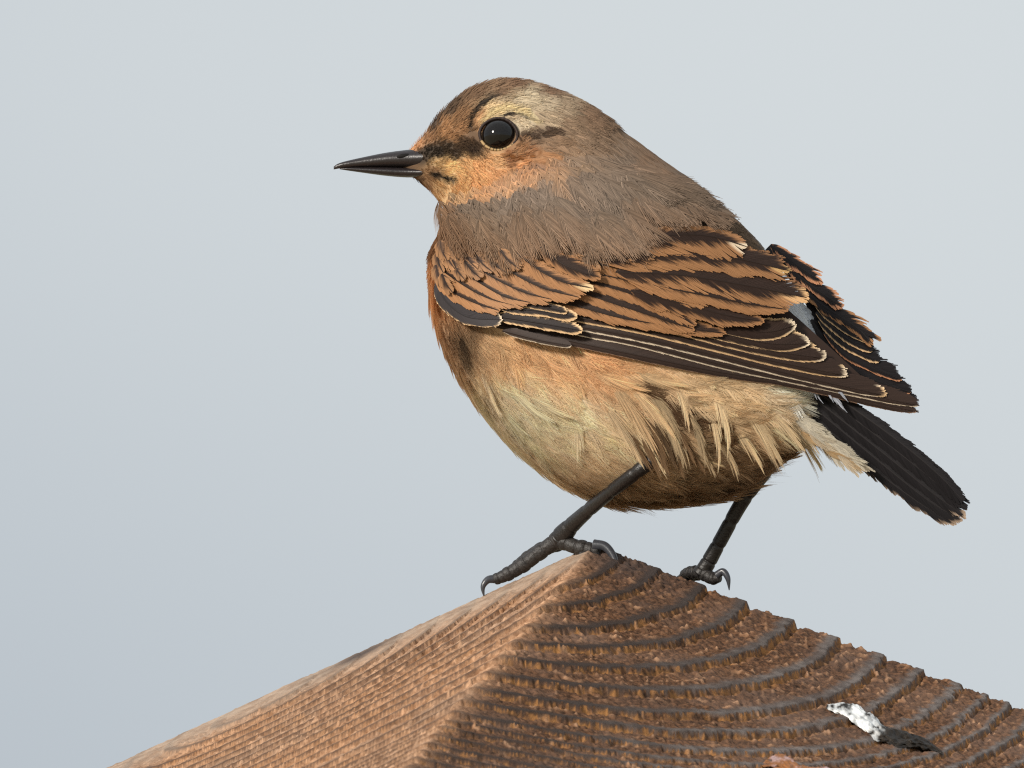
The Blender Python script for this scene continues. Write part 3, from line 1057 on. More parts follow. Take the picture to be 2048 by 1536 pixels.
wf('tertial_feather', [(1200, 522), (1330, 511), (1460, 517), (1579, 543)], 31, 27, 45, fl=19, fh=2, tipw=4, ctip=lin(206, 166, 112), **RG)
wf('tertial_feather', [(1270, 484), (1350, 471), (1420, 474), (1494, 495)], 40, 19, 49, cf=ORANGE, fl=24, fh=8, tipw=3, ctip=CREAM, **RG)
# primary coverts and alula
AL = dict(rag=0.25, pitch=2.4, soft=1.6, tc=0.86)
wf('covert_feather', [(1005, 662), (1080, 681), (1142, 692)], 6, 11, 20, cf=PALE, fl=1.6, fh=0, **AL)
wf('covert_feather', [(985, 632), (1080, 647), (1164, 662)], 11, 14, 25, c0=DARK2, cf=BUFF, fl=4, fh=2, tipw=7, ctip=BUFF, **AL)
wf('covert_feather', [(995, 614), (1080, 623), (1154, 635)], 11, 13, 29, c0=DARK2, cf=BUFF, fl=4, fh=2, tipw=7, ctip=BUFF, **AL)
wf('covert_feather', [(1010, 602), (1070, 611), (1134, 625)], 8, 10, 32, c0=DARK2, cf=BUFF, fl=3, fh=2, **AL)
wf('covert_feather', [(874, 560), (890, 600), (935, 634), (1005, 640)], 15, 20, 30, c0=lin(56, 52, 54), cf=BUFF, fl=1.3, fh=0.6, tipw=4, ctip=CREAM, rag=0.2, pitch=2.4, soft=1.2, tc=0.86)
# median and lesser coverts
MC = dict(rag=0.45, clump=0.3, pitch=2.0, soft=4.0, tc=0.6, gsize=7)
k = 0
for rach, wl, wh, c0, fl, fh in (
        ([(872, 548), (900, 580), (950, 606), (1000, 622)], 15, 12, DARK, 16, 4),
        ([(885, 540), (930, 572), (975, 596), (1030, 612)], 16, 13, DARK, 17, 5),
        ([(905, 530), (960, 566), (1010, 594), (1062, 606)], 16, 13, DARK, 18, 6),
        ([(935, 522), (995, 560), (1050, 586), (1105, 600)], 18, 14, DARK, 19, 7),
        ([(980, 515), (1040, 555), (1095, 580), (1160, 596)], 19, 15, DARK, 20, 8),
        ([(1030, 505), (1085, 545), (1130, 566), (1186, 578)], 20, 16, DARK, 20, 9),
        ([(1080, 495), (1120, 526), (1160, 545), (1200, 556)], 15, 22, DARK, 8, 4)):
    wf('covert_feather', rach, wl, wh, 36 + k * 2.2, c0=c0, cf=ORANGE, fl=fl, fh=fh, tipw=(9 if k != 5 else 6), ctip=(ORANGE if k != 5 else lin(220, 190, 146)), **MC)
    k += 1
r = np.random.default_rng(5)
for (cx, cy, an, L) in ((880, 482, 70, 42), (874, 506, 72, 44), (872, 530, 70, 46), (890, 500, 62, 46), (905, 520, 58, 48), (884, 548, 60, 44), (925, 500, 52, 50), (930, 522, 48, 48), (950, 508, 46, 52), (975, 512, 42, 54), (912, 482, 60, 46), (1000, 500, 45, 56), (940, 480, 55, 48)):
    a = math.radians(an)
    e_ = (cx + L * math.cos(a), cy + L * math.sin(a))
    m__ = (cx + L * 0.5 * math.cos(a + 0.12), cy + L * 0.5 * math.sin(a + 0.12))
    wf('covert_feather', [(cx, cy), m__, e_], 13, 13, 50 + r.uniform(-2, 4) - 0.02 * (cy - 480), c0=DARK * r.uniform(0.9, 1.8), cf=ORANGE2 * r.uniform(0.85, 1.1), fl=8, fh=8, tipw=13, ctip=ORANGE2 * r.uniform(0.85, 1.1), rag=0.5, clump=0.3, pitch=2.0, soft=4, tc=0.5)

GREYB = lin(132, 110, 90)
r = np.random.default_rng(15)
for k_, px in enumerate(range(965, 1300, 20)):
    y0 = 474 + 8 * math.sin(px)
    wf('covert_feather', [(px, y0), (px + 24, y0 + 34), (px + 56, y0 + 62)], 15, 15, 27 + 0.4 * k_, c0=DARK * 1.3, cf=ORANGE2, fl=10, fh=9, tipw=12, ctip=ORANGE2, rag=0.9, clump=0.3, pitch=2.8, soft=4, tc=0.5)
for k_, (rach, w1) in enumerate((
        ([(1085, 450), (1115, 488), (1150, 520)], 22), ([(1135, 445), (1165, 488), (1205, 528)], 25), ([(1185, 445), (1218, 488), (1258, 528)], 26), ([(1230, 440), (1265, 482), (1306, 520)], 24))):
    wf('scapular_feather', rach, w1, w1, 14 + k_ * 0.8, rise=34, c0=GREYB * 0.8, cf=ORANGE2 * r.uniform(0.9, 1.1), fl=5, fh=5, tipw=12, ctip=ORANGE2, rag=0.7, clump=0.25, pitch=2.2, soft=6.0, tc=0.4, gsize=6, hw=1.2, cot=3.2)

# ------------------------------------------------------------------ scapulars lying over the wing root
r = np.random.default_rng(33)
sb = Bunch()
TOPC = np.array([(868, 500), (890, 446), (960, 410), (1040, 380), (1200, 350), (1350, 375), (1450, 415), (1540, 490)], dtype=float)
BOTC = np.array([(868, 510), (900, 490), (1000, 502), (1080, 496), (1180, 500), (1260, 496), (1300, 470), (1360, 448), (1440, 452), (1540, 500)], dtype=float)
cnt = 0
tries = []
for px in np.arange(906, 1440, 6.5):
    yt = np.interp(px, TOPC[:, 0], TOPC[:, 1])
    yb = np.interp(px, BOTC[:, 0], BOTC[:, 1])
    yb = yb + 13 * math.sin(px / 31.0) + 9 * math.sin(px / 12.5 + 1)
    for py in np.arange(yt, yb, 11.0):
        tries.append((px + r.normal(0, 4), py + r.normal(0, 4), yt, yb))
tries.sort(key=lambda q: -q[1] + r.normal(0, 6))
for px, py, yt, yb in tries:
    fr = np.clip((py - yt) / max(yb - yt, 8), 0, 1)
    if body_hit(px - 24, py) is None or body_hit(px, py - 16) is None or body_hit(px + 26, py) is None:
        continue
    dep = wing_depth(px, py)
    hb_ = body_hit(px, py)
    if hb_ is not None:
        dep = min(dep, hb_ - 2) if fr > 0.4 else hb_ * (1 - fr / 0.4) + min(dep, hb_) * fr / 0.4
    ang = math.radians(np.interp(px, [880, 1000, 1150, 1300, 1500], [72, 66, 60, 46, 36]) + r.normal(0, 3.5))
    gx = (wing_depth(px + 6, py) - wing_depth(px - 6, py)) / 12
    gy = (wing_depth(px, py + 6) - wing_depth(px, py - 6)) / 12
    N = unit(np.array([gx, gy, -1.0]))
    if hb_ is not None:
        nb_ = np.array(BVH.find_nearest(Vector((px, py, hb_)))[1])
        nb_ = nb_ if nb_[2] < 0 else -nb_
        N = unit(nb_ * (1 - 0.8 * fr) + N * 0.8 * fr)
    T = np.array([math.cos(ang), math.sin(ang), 0])
    T[2] = gx * T[0] + gy * T[1]
    L = r.uniform(84, 112) * (1 - 0.35 * sstep(1330, 1430, px))
    p = np.array([px, py, dep]) - T * L * 0.55
    col = plum(p + T * L * 0.6)[0] * (1 + r.normal(0, 0.045))
    tipc = col * r.uniform(0.98, 1.1)
    ko = sstep(0.7, 1.0, fr) * (0.5 if px < 1300 else 0.3)
    tipc = (1 - ko) * tipc + ko * ORANGE2 * r.uniform(0.85, 1.15)
    if body_hit(p[0] - 12, p[1]) is None:
        continue
    basec = col * 0.8
    if fr < 0.5:
        basec = plum(p)[0] * 0.95
    l1 = np.interp(fr, [0, 0.5, 1], [6, 30, 52])
    l0 = l1 - np.interp(fr, [0, 0.35, 1], [26, 18, 14])
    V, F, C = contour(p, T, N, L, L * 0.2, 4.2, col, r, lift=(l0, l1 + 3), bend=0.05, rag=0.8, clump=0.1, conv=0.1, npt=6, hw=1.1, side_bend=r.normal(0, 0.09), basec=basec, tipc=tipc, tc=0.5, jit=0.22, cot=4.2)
    sb.add(V, F, C)
o = tag(sb.build('shoulder_plumage'), 'grey-brown hair-like shoulder feathers with orange tips', kind='stuff')
bpart(o)

# ------------------------------------------------------------------ back, breast and belly plumage
r = np.random.default_rng(44)
bb, wb = Bunch(), Bunch()
cover = [(905, 520), (935, 630), (1140, 665), (1500, 745), (1560, 640), (1540, 560), (1300, 510), (1000, 520)]
for (u, v, p, tt, nn) in scatter(4200, 6.6, 18.3, r, lambda p: 16 if p[1] > 660 else 14):
    if nn[2] < 0 and in_poly(p[0], p[1], cover):
        continue
    if nn[2] > 0.45 and r.random() < 0.45:
        continue
    below = p[1] > 640 + 0.2 * (p[0] - 950) or p[0] < 935
    T = tt.copy()
    if not below:
        L = r.uniform(66, 92) * (1 - 0.5 * sstep(1340, 1470, p[0]))
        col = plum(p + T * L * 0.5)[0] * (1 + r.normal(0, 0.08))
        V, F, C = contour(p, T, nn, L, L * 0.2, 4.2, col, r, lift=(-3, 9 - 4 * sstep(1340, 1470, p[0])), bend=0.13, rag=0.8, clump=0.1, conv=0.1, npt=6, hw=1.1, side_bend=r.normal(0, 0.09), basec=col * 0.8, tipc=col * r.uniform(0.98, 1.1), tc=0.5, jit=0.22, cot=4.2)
        bb.add(V, F, C)
    else:
        # belly feathers are long, soft and loose
        w_ = sstep(1150, 1420, p[0]) * sstep(700, 800, p[1])
        L = r.uniform(70, 105)
        T = unit(T + np.array([0.25, 0.0, 0]) + np.array([r.normal(0, 0.12), r.normal(0, 0.12), 0]))
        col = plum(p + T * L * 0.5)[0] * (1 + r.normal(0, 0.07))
        conv = 0.3 + 0.4 * w_ * r.random()
        V, F, C = contour(p, T, nn, L, L * 0.25, 2.9, col, r, lift=(-3, 11 + 6 * w_), bend=0.12, rag=0.9, clump=0.3, conv=conv, npt=6, hw=0.75, cot=3.0, side_bend=r.normal(0, 0.16 + 0.1 * w_), basec=col * 0.86, tipc=np.minimum(col * r.uniform(1.0, 1.2), 0.9), tc=0.35, jit=0.16)
        wb.add(V, F, C)
bpart(tag(bb.build('back_plumage'), 'grey-brown back feathers', kind='stuff'))
bpart(tag(wb.build('belly_plumage'), 'loose cream and buff belly feathers', kind='stuff'))

# short feathers of the lower back, running down to the wings
lb = Bunch()
for k_ in range(900):
    px, py = r.uniform(1400, 1600), r.uniform(370, 580)
    hz = body_hit(px, py)
    if hz is None or body_hit(px + 5, py - 4) is None or py > 452 + 0.8 * (px - 1420):
        continue
    nb_ = np.array(BVH.find_nearest(Vector((px, py, hz)))[1])
    nb_ = nb_ if nb_[2] < 0 else -nb_
    an = math.radians(46 + r.normal(0, 4))
    L = r.uniform(34, 46)
    P0 = np.array([px, py, hz])
    T = np.array([math.cos(an), math.sin(an), 0])
    col = lin(126, 106, 87) * r.uniform(0.92, 1.08)
    V, F, C = contour(P0, T, nb_, L, L * 0.22, 3.6, col, r, lift=(-2, 9), bend=0.14, rag=0.8, clump=0.1, conv=0.1, npt=5, hw=1.0, side_bend=r.normal(0, 0.08), basec=col * 0.85, tipc=col * 1.04, tc=0.5, jit=0.2, cot=4.0)
    lb.add(V, F, C)
bpart(tag(lb.build('lower_back_plumage'), 'grey-brown lower back feathers', kind='stuff'))

# long wisps of the flank, each one a feather that can be told apart
r = np.random.default_rng(61)
THIGH = [((1268, 842), (1330, 938), 0.05), ((1288, 838), (1352, 942), 0.08), ((1306, 842), (1366, 930), 0.1), ((1326, 846), (1384, 928), 0.1), ((1250, 862), (1312, 944), 0.04),
         ((1340, 850), (1404, 920), 0.12), ((1300, 866), (1346, 950), 0.06), ((1322, 870), (1376, 946), 0.08), ((1280, 872), (1326, 956), 0.03), ((1352, 876), (1420, 938), 0.1)]
wisps = THIGH[1:] + [
    ((1290, 820), (1352, 905), 0.1), ((1320, 825), (1392, 900), 0.14), ((1235, 810), (1318, 888), 0.1), ((1375, 830), (1432, 905), 0.18), ((1410, 850), (1492, 925), 0.15),
    ((1215, 760), (1330, 880), 0.10), ((1250, 770), (1362, 850), 0.14), ((1195, 800), (1300, 905), 0.12), ((1290, 775), (1400, 905), 0.16), ((1270, 745), (1372, 790), -0.10),
    ((1345, 770), (1400, 845), 0.2), ((1420, 775), (1490, 880), 0.22), ((1400, 800), (1480, 890), 0.3),
    ((1330, 800), (1430, 845), 0.28), ((1470, 800), (1585, 905), 0.14), ((1500, 795), (1620, 880), 0.12), ((1540, 800), (1655, 890), 0.1), ((1440, 830), (1545, 912), 0.16),
    ((1560, 835), (1690, 930), 0.10), ((1600, 850), (1722, 932), 0.13), ((1360, 850), (1445, 930), 0.12), ((1330, 880), (1440, 945), -0.1), ((1250, 850), (1345, 930), 0.1),
    ((1000, 760), (1105, 862), -0.1), ((985, 800), (1060, 880), -0.08), ((1050, 790), (1150, 850), -0.08), ((1180, 740), (1290, 800), -0.1), ((955, 720), (1000, 830), -0.05),
    ((1580, 815), (1700, 900), 0.05), ((1620, 835), (1735, 925), 0.04)]
for (a, b_, sbnd) in wisps:
    h0 = body_hit(*a)
    h1 = body_hit(*b_)
    if h0 is None:
        h0 = -200
    if h1 is None:
        h1 = h0 + 25
    ex = 16 if (a, b_, sbnd) in THIGH else 0
    P0 = np.array([a[0], a[1], h0 - 6 - ex * 0.5])
    P1 = np.array([b_[0], b_[1], min(h1, h0 + 40) - 16 - ex])
    T = P1 - P0
    L = np.linalg.norm(T)
    T = T / L
    hloc = BVH.find_nearest(Vector(P0))
    N = np.array(hloc[1])
    N = N if N[2] < 0 else -N
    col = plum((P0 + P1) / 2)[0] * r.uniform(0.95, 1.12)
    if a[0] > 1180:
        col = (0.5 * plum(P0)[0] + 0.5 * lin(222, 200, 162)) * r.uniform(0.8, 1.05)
    if (a, b_, sbnd) in THIGH:
        col = lin(128, 102, 76) * r.uniform(0.6, 1.3)  # shade round the leg top painted in as darker wisps
    V, F, C = contour(P0, T, N, L, L * 0.13, 2.4, col, r, lift=(-5, 9), bend=0.06, rag=1.0, clump=0.15, conv=0.85, npt=7, hw=0.6, cot=3.4, jit=0.25, side_bend=-sbnd * 1.6, basec=col * 0.75, tipc=np.minimum(col * 1.15, 0.92), tc=0.4)
    o = mesh_obj('flank_feather', V, F, M_FEATHER, bird, cols=C)
    bpart(o)

# ------------------------------------------------------------------ far wing
A3 = np.array([[1, 1600, 640], [1, 1715, 650], [1, 1834, 810]], dtype=float)
fc = np.linalg.solve(A3, np.array([-128.0, -100.0, -200.0]))


def far_depth(x, y):
    return fc[0] + fc[1] * np.asarray(x, dtype=float) + fc[2] * np.asarray(y, dtype=float)


far = surface_strip('wing', [(1530, 500), (1600, 590), (1650, 690), (1740, 765), (1826, 806)], [(1540, 490), (1630, 555), (1705, 650), (1770, 735), (1830, 802)], far_depth, 8.0, M_FLIGHT, BLACK, bird)
tag(far, 'folded right wing seen beyond the rump')
bpart(far)
PINK = lin(196, 140, 104)


def ff(rach, wl, wh, lift, cf=PINK, fl=3, fh=0, **k):
    kw = dict(rag=0.3, pitch=2.6, soft=1.3, tc=0.85, camber=2.0)
    kw.update(k)
    return vane_feather('flight_feather', far, rach, wl, wh, far_depth, lift, BLACK, cf, fl, fh, **kw)


ff([(1620, 640), (1690, 730), (1760, 782), (1832, 812)], 10, 24, 0, fl=0)
ff([(1640, 690), (1720, 748), (1820, 786)], 8, 24, 3, fl=2.4)
ff([(1645, 665), (1700, 716), (1800, 760)], 8, 26, 6, fl=3)
ff([(1635, 640), (1690, 690), (1757, 724)], 8, 24, 9, fl=3.4, cf=BUFF)
ff([(1630, 625), (1690, 676), (1742, 704)], 7, 24, 12, fl=3.2, cf=BUFF)
ff([(1630, 612), (1690, 660), (1744, 684)], 7, 20, 15, fl=2.6, cf=BUFF)
ff([(1600, 575), (1650, 615), (1712, 655), (1745, 690)], 11, 18, 18, cf=ORANGE, fl=5, fh=4, rag=0.7, clump=0.4)
ff([(1570, 530), (1625, 572), (1684, 616)], 13, 16, 22, cf=PINK, fl=5, fh=3, rag=0.7, clump=0.4)
ff([(1540, 490), (1592, 528), (1646, 566)], 13, 12, 26, cf=PINK, fl=5, fh=3, rag=0.7, clump=0.4)

# ------------------------------------------------------------------ tail
A3 = np.array([[1, 1640, 790], [1, 1925, 1030], [1, 1700, 900]], dtype=float)
tcf = np.linalg.solve(A3, np.array([-222.0, -285.0, -238.0]))


def tail_depth(x, y):
    return tcf[0] + tcf[1] * np.asarray(x, dtype=float) + tcf[2] * np.asarray(y, dtype=float)


tail = surface_strip('tail', [(1600, 815), (1700, 905), (1800, 985), (1890, 1034)], [(1640, 770), (1740, 830), (1840, 915), (1912, 1000)], tail_depth, 8.0, M_FLIGHT, lin(30, 28, 30), bird)
tag(tail, 'black tail with worn buff tips')
bpart(tail)
TB = lin(25, 22, 24)
for i, (rach, wl, wh, fl) in enumerate((
        ([(1600, 812), (1740, 934), (1840, 1008), (1906, 1044)], 13, 18, 2.5),
        ([(1612, 804), (1752, 920), (1850, 998), (1920, 1040)], 13, 18, 1.5),
        ([(1626, 796), (1766, 908), (1860, 984), (1926, 1032)], 13, 18, 1.2),
        ([(1640, 788), (1780, 894), (1872, 968), (1928, 1018)], 14, 18, 1.0),
        ([(1652, 780), (1788, 878), (1872, 948), (1922, 1002)], 16, 13, 0.8))):
    vane_feather('tail_feather', tail, rach, wl, wh, tail_depth, i * 4.0, TB, lin(140, 120, 102), (fl * 0.7 if i == 0 else 0), 0.0, tipw=(9 if i < 3 else 0), ctip=lin(150, 130, 112), rag=0.35 if i else 0.6, clump=0.3, pitch=2.6, tc=0.93, soft=1.4, cshaft=lin(36, 33, 34), jit=0.18)

# white feathers of the rump and under the tail
r = np.random.default_rng(77)
ub = Bunch()
for k_ in range(90):
    t_ = r.random()
    px = 1570 + 150 * t_ + r.normal(0, 5)
    py = 812 + 112 * t_ + r.normal(0, 6) + 14
    k9 = sstep(0, 14, py - (826 + 112 * t_)) * 0.8
    an = math.radians(38 + r.normal(0, 7))
    T = unit(np.array([math.cos(an), math.sin(an), -0.25]))
    p = np.array([px - 40, py - 30, tail_depth(px, py) - 22 - 16 * r.random()])
    N = unit(np.array([-0.35, 0.35, -0.85]))
    L = r.uniform(50, 70)
    col = (lin(236, 230, 216) * (1 - k9) + lin(214, 182, 132) * k9) * r.uniform(0.85, 1.0)
    V, F, C = contour(p, T, N, L, L * 0.16, 2.6, col, r, lift=(-2, 8), bend=0.1, rag=0.7, clump=0.5, conv=0.5, npt=5, hw=1.3, basec=col * 0.85, side_bend=r.normal(0, 0.1), tc=0.4)
    ub.add(V, F, C)
for (px, py, L, an) in ((1585, 752, 66, 44), (1606, 758, 76, 50), (1618, 757, 58, 66), (1640, 764, 94, 48), (1648, 766, 56, 62), (1672, 776, 50, 50)):
    an = math.radians(an)
    T = unit(np.array([math.cos(an), math.sin(an), -0.2]))
    p = np.array([px - 10, py - 10, tail_depth(px, py) - 40])
    V, F, C = contour(p, T, unit(np.array([0.1, -0.2, -1])), L, L * 0.1, 1.7, lin(180, 184, 194), r, lift=(0, 4), bend=0.05, rag=0.4, clump=0.0, conv=0.96, npt=6, hw=0.6, tc=0.3, basec=lin(150, 154, 162), jit=0.25)
    ub.add(V, F, C)
for k_ in range(110):
    t_ = r.random()
    px = 1588 + 46 * t_ + r.normal(0, 7)
    py = 605 + 88 * t_ + r.normal(0, 8)
    an = math.radians(60 + r.normal(0, 8))
    T = unit(np.array([math.cos(an), math.sin(an), -0.3]))
    hz = body_hit(px - 12, py - 20)
    p = np.array([px - 14, py - 26, (hz if hz is not None else far_depth(px, py) + 20) - 3])
    L = r.uniform(40, 56)
    c_ = lin(226, 230, 235) * r.uniform(0.9, 1.0)
    V, F, C = contour(p, T, unit(np.array([0.5, -0.35, -0.8])), L, L * 0.28, 3.0, c_, r, lift=(-2, 5), bend=0.1, rag=0.5, clump=0.3, conv=0.3, npt=4, hw=1.4, tc=0.4, basec=c_ * 0.9)
    ub.add(V, F, C)
bpart(tag(ub.build('rump_plumage'), 'white rump and undertail feathers', kind='stuff'))

# ------------------------------------------------------------------ beak
M_BEAK = mat_plain('dark_horn', lin(38, 33, 34), 0.36, 0.5, bump=0.12, bscale=2500, vary=0.25)


def section_loft(name, secs, mat, parent, n=28, shape=1.0, rows=40):
    """secs: centre x, top y, bottom y, depth, half depth"""
    q = catmull(secs, rows)
    a = np.linspace(0, 2 * math.pi, n, endpoint=False)
    V = []
    for (x_, yt, yb, dz, hd) in q:
        cy = (yt + yb) / 2
        hy = max((yb - yt) / 2, 0.3)
        cs1, sn = np.cos(a), np.sin(a)
        V.append(np.stack([np.full(n, x_), cy - hy * cs1, dz - max(hd, 0.3) * np.sign(sn) * np.abs(sn) ** shape], -1))
    V = np.concatenate(V)
    R_ = len(q)
    i = np.arange(R_ - 1)[:, None] * n
    jj_ = np.arange(n)[None, :]
    F = np.stack([i + jj_, i + (jj_ + 1) % n, i + n + (jj_ + 1) % n, i + n + jj_], -1).reshape(-1, 4)
    o = mesh_obj(name, V, F, mat, parent)
    b2 = bmesh.new()
    b2.from_mesh(o.data)
    bmesh.ops.holes_fill(b2, edges=[e for e in b2.edges if e.is_boundary], sides=0)
    bmesh.ops.recalc_face_normals(b2, faces=b2.faces)
    b2.to_mesh(o.data)
    b2.free()
    return o


up = section_loft('upper_mandible', [(900, 296, 338, 56, 46), (860, 295, 337, 58, 41), (815, 299, 335, 60, 30), (770, 305, 334, 61, 22), (725, 314, 334, 62, 14.5), (690, 322, 335, 62, 8.5), (675, 327, 337, 62, 5), (667, 332.5, 338.5, 62, 2)], M_BEAK, bird, shape=0.9)
tag(up, 'dark pointed upper bill')
bpart(up)
lo = section_loft('lower_mandible', [(900, 334, 352, 56, 42), (860, 335, 353, 58, 37), (815, 334, 354.5, 60, 25), (770, 333.5, 351, 61, 19), (725, 333.5, 345, 62, 12.5), (694, 334, 340.5, 62, 6.5), (679, 335, 338, 62, 2)], M_BEAK, bird, shape=0.9)
tag(lo, 'dark lower bill')
bpart(lo)
M_DARKHOLE = mat_plain('nostril_skin', (0.008, 0.007, 0.007), 0.7, 0.2)


def blob(name, c, rad, mat, parent, nu=24, nv=14, rot=0.0):
    a = np.linspace(0, math.pi, nv)[:, None]
    b_ = np.linspace(0, 2 * math.pi, nu, endpoint=False)[None, :]
    X = np.sin(a) * np.cos(b_) * rad[0]
    Y = np.sin(a) * np.sin(b_) * rad[1]
    Z = np.cos(a) * rad[2] * np.ones_like(b_)
    cr, sr = math.cos(rot), math.sin(rot)
    V = np.stack([c[0] + X * cr - Y * sr, c[1] + X * sr + Y * cr, c[2] + Z], -1).reshape(-1, 3)
    i = np.arange(nv - 1)[:, None] * nu
    jj_ = np.arange(nu)[None, :]
    F = np.stack([i + jj_, i + nu + jj_, i + nu + (jj_ + 1) % nu, i + (jj_ + 1) % nu], -1).reshape(-1, 4)
    o = mesh_obj(name, V, F, mat, parent)
    b2 = bmesh.new()
    b2.from_mesh(o.data)
    bmesh.ops.remove_doubles(b2, verts=b2.verts, dist=1e-7)
    bmesh.ops.recalc_face_normals(b2, faces=b2.faces)
    b2.to_mesh(o.data)
    b2.free()
    return o


nos = blob('nostril', (808, 311.5, 60 - 25.5), (15, 4.6, 3.4), M_DARKHOLE, up, rot=-0.12)

# ------------------------------------------------------------------ eye
M_EYE, t, b = principled('dark_brown_eye')
b.inputs['Base Color'].default_value = (0.006, 0.0045, 0.004, 1)
b.inputs['Roughness'].default_value = 0.06
b.inputs['Specular IOR Level'].default_value = 0.42
eh = body_hit(997, 270)
EC = np.array([997.0, 270.0, eh])
EN = np.array(BVH.find_nearest(Vector(EC))[1])
EN = EN if EN[2] < 0 else -EN
EN = unit(EN * 0.6 + np.array([0, 0, -1.0]) * 0.4)
EX = unit(np.array([1.0, 0, 0]) - EN * EN[0])
EY = np.cross(EX, EN)
EY = EY if EY[1] > 0 else -EY
eye = blob('eye', EC - EN * 10, (35, 33, 36), M_EYE, bird, nu=48, nv=32)
bpart(eye)
M_LID = mat_col('eyelid_skin', 0.6, 0.3)
# eyelid: a ring of small scales, dark above and pale below
nr_, nt_ = 10, 120
th = np.linspace(0, 2 * math.pi, nt_, endpoint=False)
R1 = 35.5
cx_, cy_ = 998.0, 270.0
bump = 1 + 0.15 * np.abs(np.sin(th * 17 + 2 * np.sin(th * 3)))
tr_ = np.where(np.sin(th) > 0.1, 2.7, 3.2) * bump
pa = np.linspace(0, 2 * math.pi, nr_, endpoint=False)
almond = 1 + 0.10 * np.maximum(0, np.cos(th - 0.25)) ** 6 + 0.06 * np.maximum(0, np.cos(th - math.pi - 0.2)) ** 6
V = np.zeros((nt_, nr_, 3))
rad_ = R1 * almond[:, None] + tr_[:, None] * np.cos(pa)[None, :]
V = EC + EX * (rad_ * np.cos(th)[:, None])[..., None] + EY * (rad_ * 0.92 * np.sin(th)[:, None])[..., None] + EN * (3.0 + 1.3 * tr_[:, None] * np.sin(pa)[None, :])[..., None]
i = np.arange(nt_)[:, None]
jj_ = np.arange(nr_)[None, :]
F = np.stack([i * nr_ + jj_, i * nr_ + (jj_ + 1) % nr_, ((i + 1) % nt_) * nr_ + (jj_ + 1) % nr_, ((i + 1) % nt_) * nr_ + jj_], -1).reshape(-1, 4)
lc = np.where((np.sin(th - 0.15) > 0.5)[:, None], lin(176, 148, 106)[None], lin(48, 36, 32)[None])
lc = np.where(((np.sin(th) > 0.35) & (np.abs(np.sin(th * 17)) < 0.3))[:, None], lin(60, 46, 38)[None], lc)
lid = mesh_obj('eyelid', V.reshape(-1, 3), F, M_LID, eye, cols=np.repeat(lc, nr_, 0))

# ------------------------------------------------------------------ legs and feet
M_LEG = mat_plain('black_leg_scales', lin(33, 30, 29), 0.42, 0.45, bump=0.25, bscale=2600, vary=0.5)
M_TOE = mat_plain('black_toe_scales', lin(44, 41, 40), 0.5, 0.4, bump=0.35, bscale=2200, vary=0.6)
M_CLAW = mat_plain('claw_horn', lin(60, 62, 68), 0.3, 0.5, bump=0.05, vary=0.2)


def tube(name, pts, rads, mat, parent, n=16, rows=None, scute=0.0, nsc=10, flat=1.0, knuckles=0.0):
    P = np.asarray(pts, dtype=float)
    rows = rows or 14 * len(P)
    q = catmull(np.concatenate([P, np.asarray(rads, dtype=float)[:, None]], 1), rows)
    c, rd = q[:, :3], np.maximum(q[:, 3], 0.25)
    T = unit(np.gradient(c, axis=0))
    ref = np.array([0, 0, 1.0])
    A = unit(np.cross(T, ref))
    B = unit(np.cross(T, A))
    a = np.linspace(0, 2 * math.pi, n, endpoint=False)
    k_ = np.linspace(0, 1, rows)
    sc = np.abs(((k_ * nsc) % 1.0) - 0.5) * 2
    prof = 1 + scute * (sstep(0.0, 0.25, 1 - sc) - 0.7) + knuckles * np.maximum(0, np.sin(k_ * nsc * 0.5 * 2 * math.pi))
    V = c[:, None, :] + (rd * prof)[:, None, None] * (np.cos(a)[None, :, None] * A[:, None, :] + flat * np.sin(a)[None, :, None] * B[:, None, :])
    i = np.arange(rows - 1)[:, None] * n
    jj_ = np.arange(n)[None, :]
    F = np.stack([i + jj_, i + (jj_ + 1) % n, i + n + (jj_ + 1) % n, i + n + jj_], -1).reshape(-1, 4)
    o = mesh_obj(name, V.reshape(-1, 3), F, mat, parent)
    b2 = bmesh.new()
    b2.from_mesh(o.data)
    bmesh.ops.holes_fill(b2, edges=[e for e in b2.edges if e.is_boundary], sides=0)
    bmesh.ops.recalc_face_normals(b2, faces=b2.faces)
    b2.to_mesh(o.data)
    b2.free()
    return o


def on_belly(px, py, off):
    hz = body_hit(px, py)
    return (px, py, (hz if hz is not None else -60) - off)


k0 = on_belly(1396, 850, -70)
k1 = on_belly(1350, 884, -30)
k2 = on_belly(1302, 921, 6)
leg1 = tube('leg', [k0, k1, k2, on_belly(1250, 960, 20), (1195, 1004, k2[2] * 0.5), (1150, 1044, -36), (1124, 1072, -2), (1112, 1090, 8)], [18, 15.5, 14, 13.5, 13.5, 15.5, 20, 16], M_LEG, bird, scute=0.10, nsc=8, rows=160)
tag(leg1, 'black left leg stretched forward')
bpart(leg1)
TOE = dict(scute=0.06, nsc=9, knuckles=0.09, rows=150)
tube('toe', [(1124, 1074, 4), (1084, 1102, 10), (1046, 1130, 18), (1012, 1150, 22), (988, 1160, 26)], [18, 14.5, 14.5, 13, 10], M_TOE, leg1, **TOE)
tube('toe', [(1120, 1084, 18), (1075, 1104, 60), (1040, 1130, 95), (1020, 1148, 112)], [16, 14, 13, 9], M_TOE, leg1, **TOE)
tube('toe', [(1118, 1082, 26), (1100, 1090, 70), (1085, 1104, 110)], [15, 13, 8], M_TOE, leg1, **TOE)
tube('toe', [(1122, 1080, 0), (1148, 1092, -18), (1178, 1099, -30), (1200, 1102, -40)], [16, 14.5, 15, 11], M_TOE, leg1, scute=0.08, nsc=5, knuckles=0.12, rows=110)
tube('toe_pad', [(1160, 1108, -32), (1180, 1114, -42), (1198, 1112, -48)], [8, 13, 8], M_TOE, leg1, scute=0.1, nsc=4, rows=60)
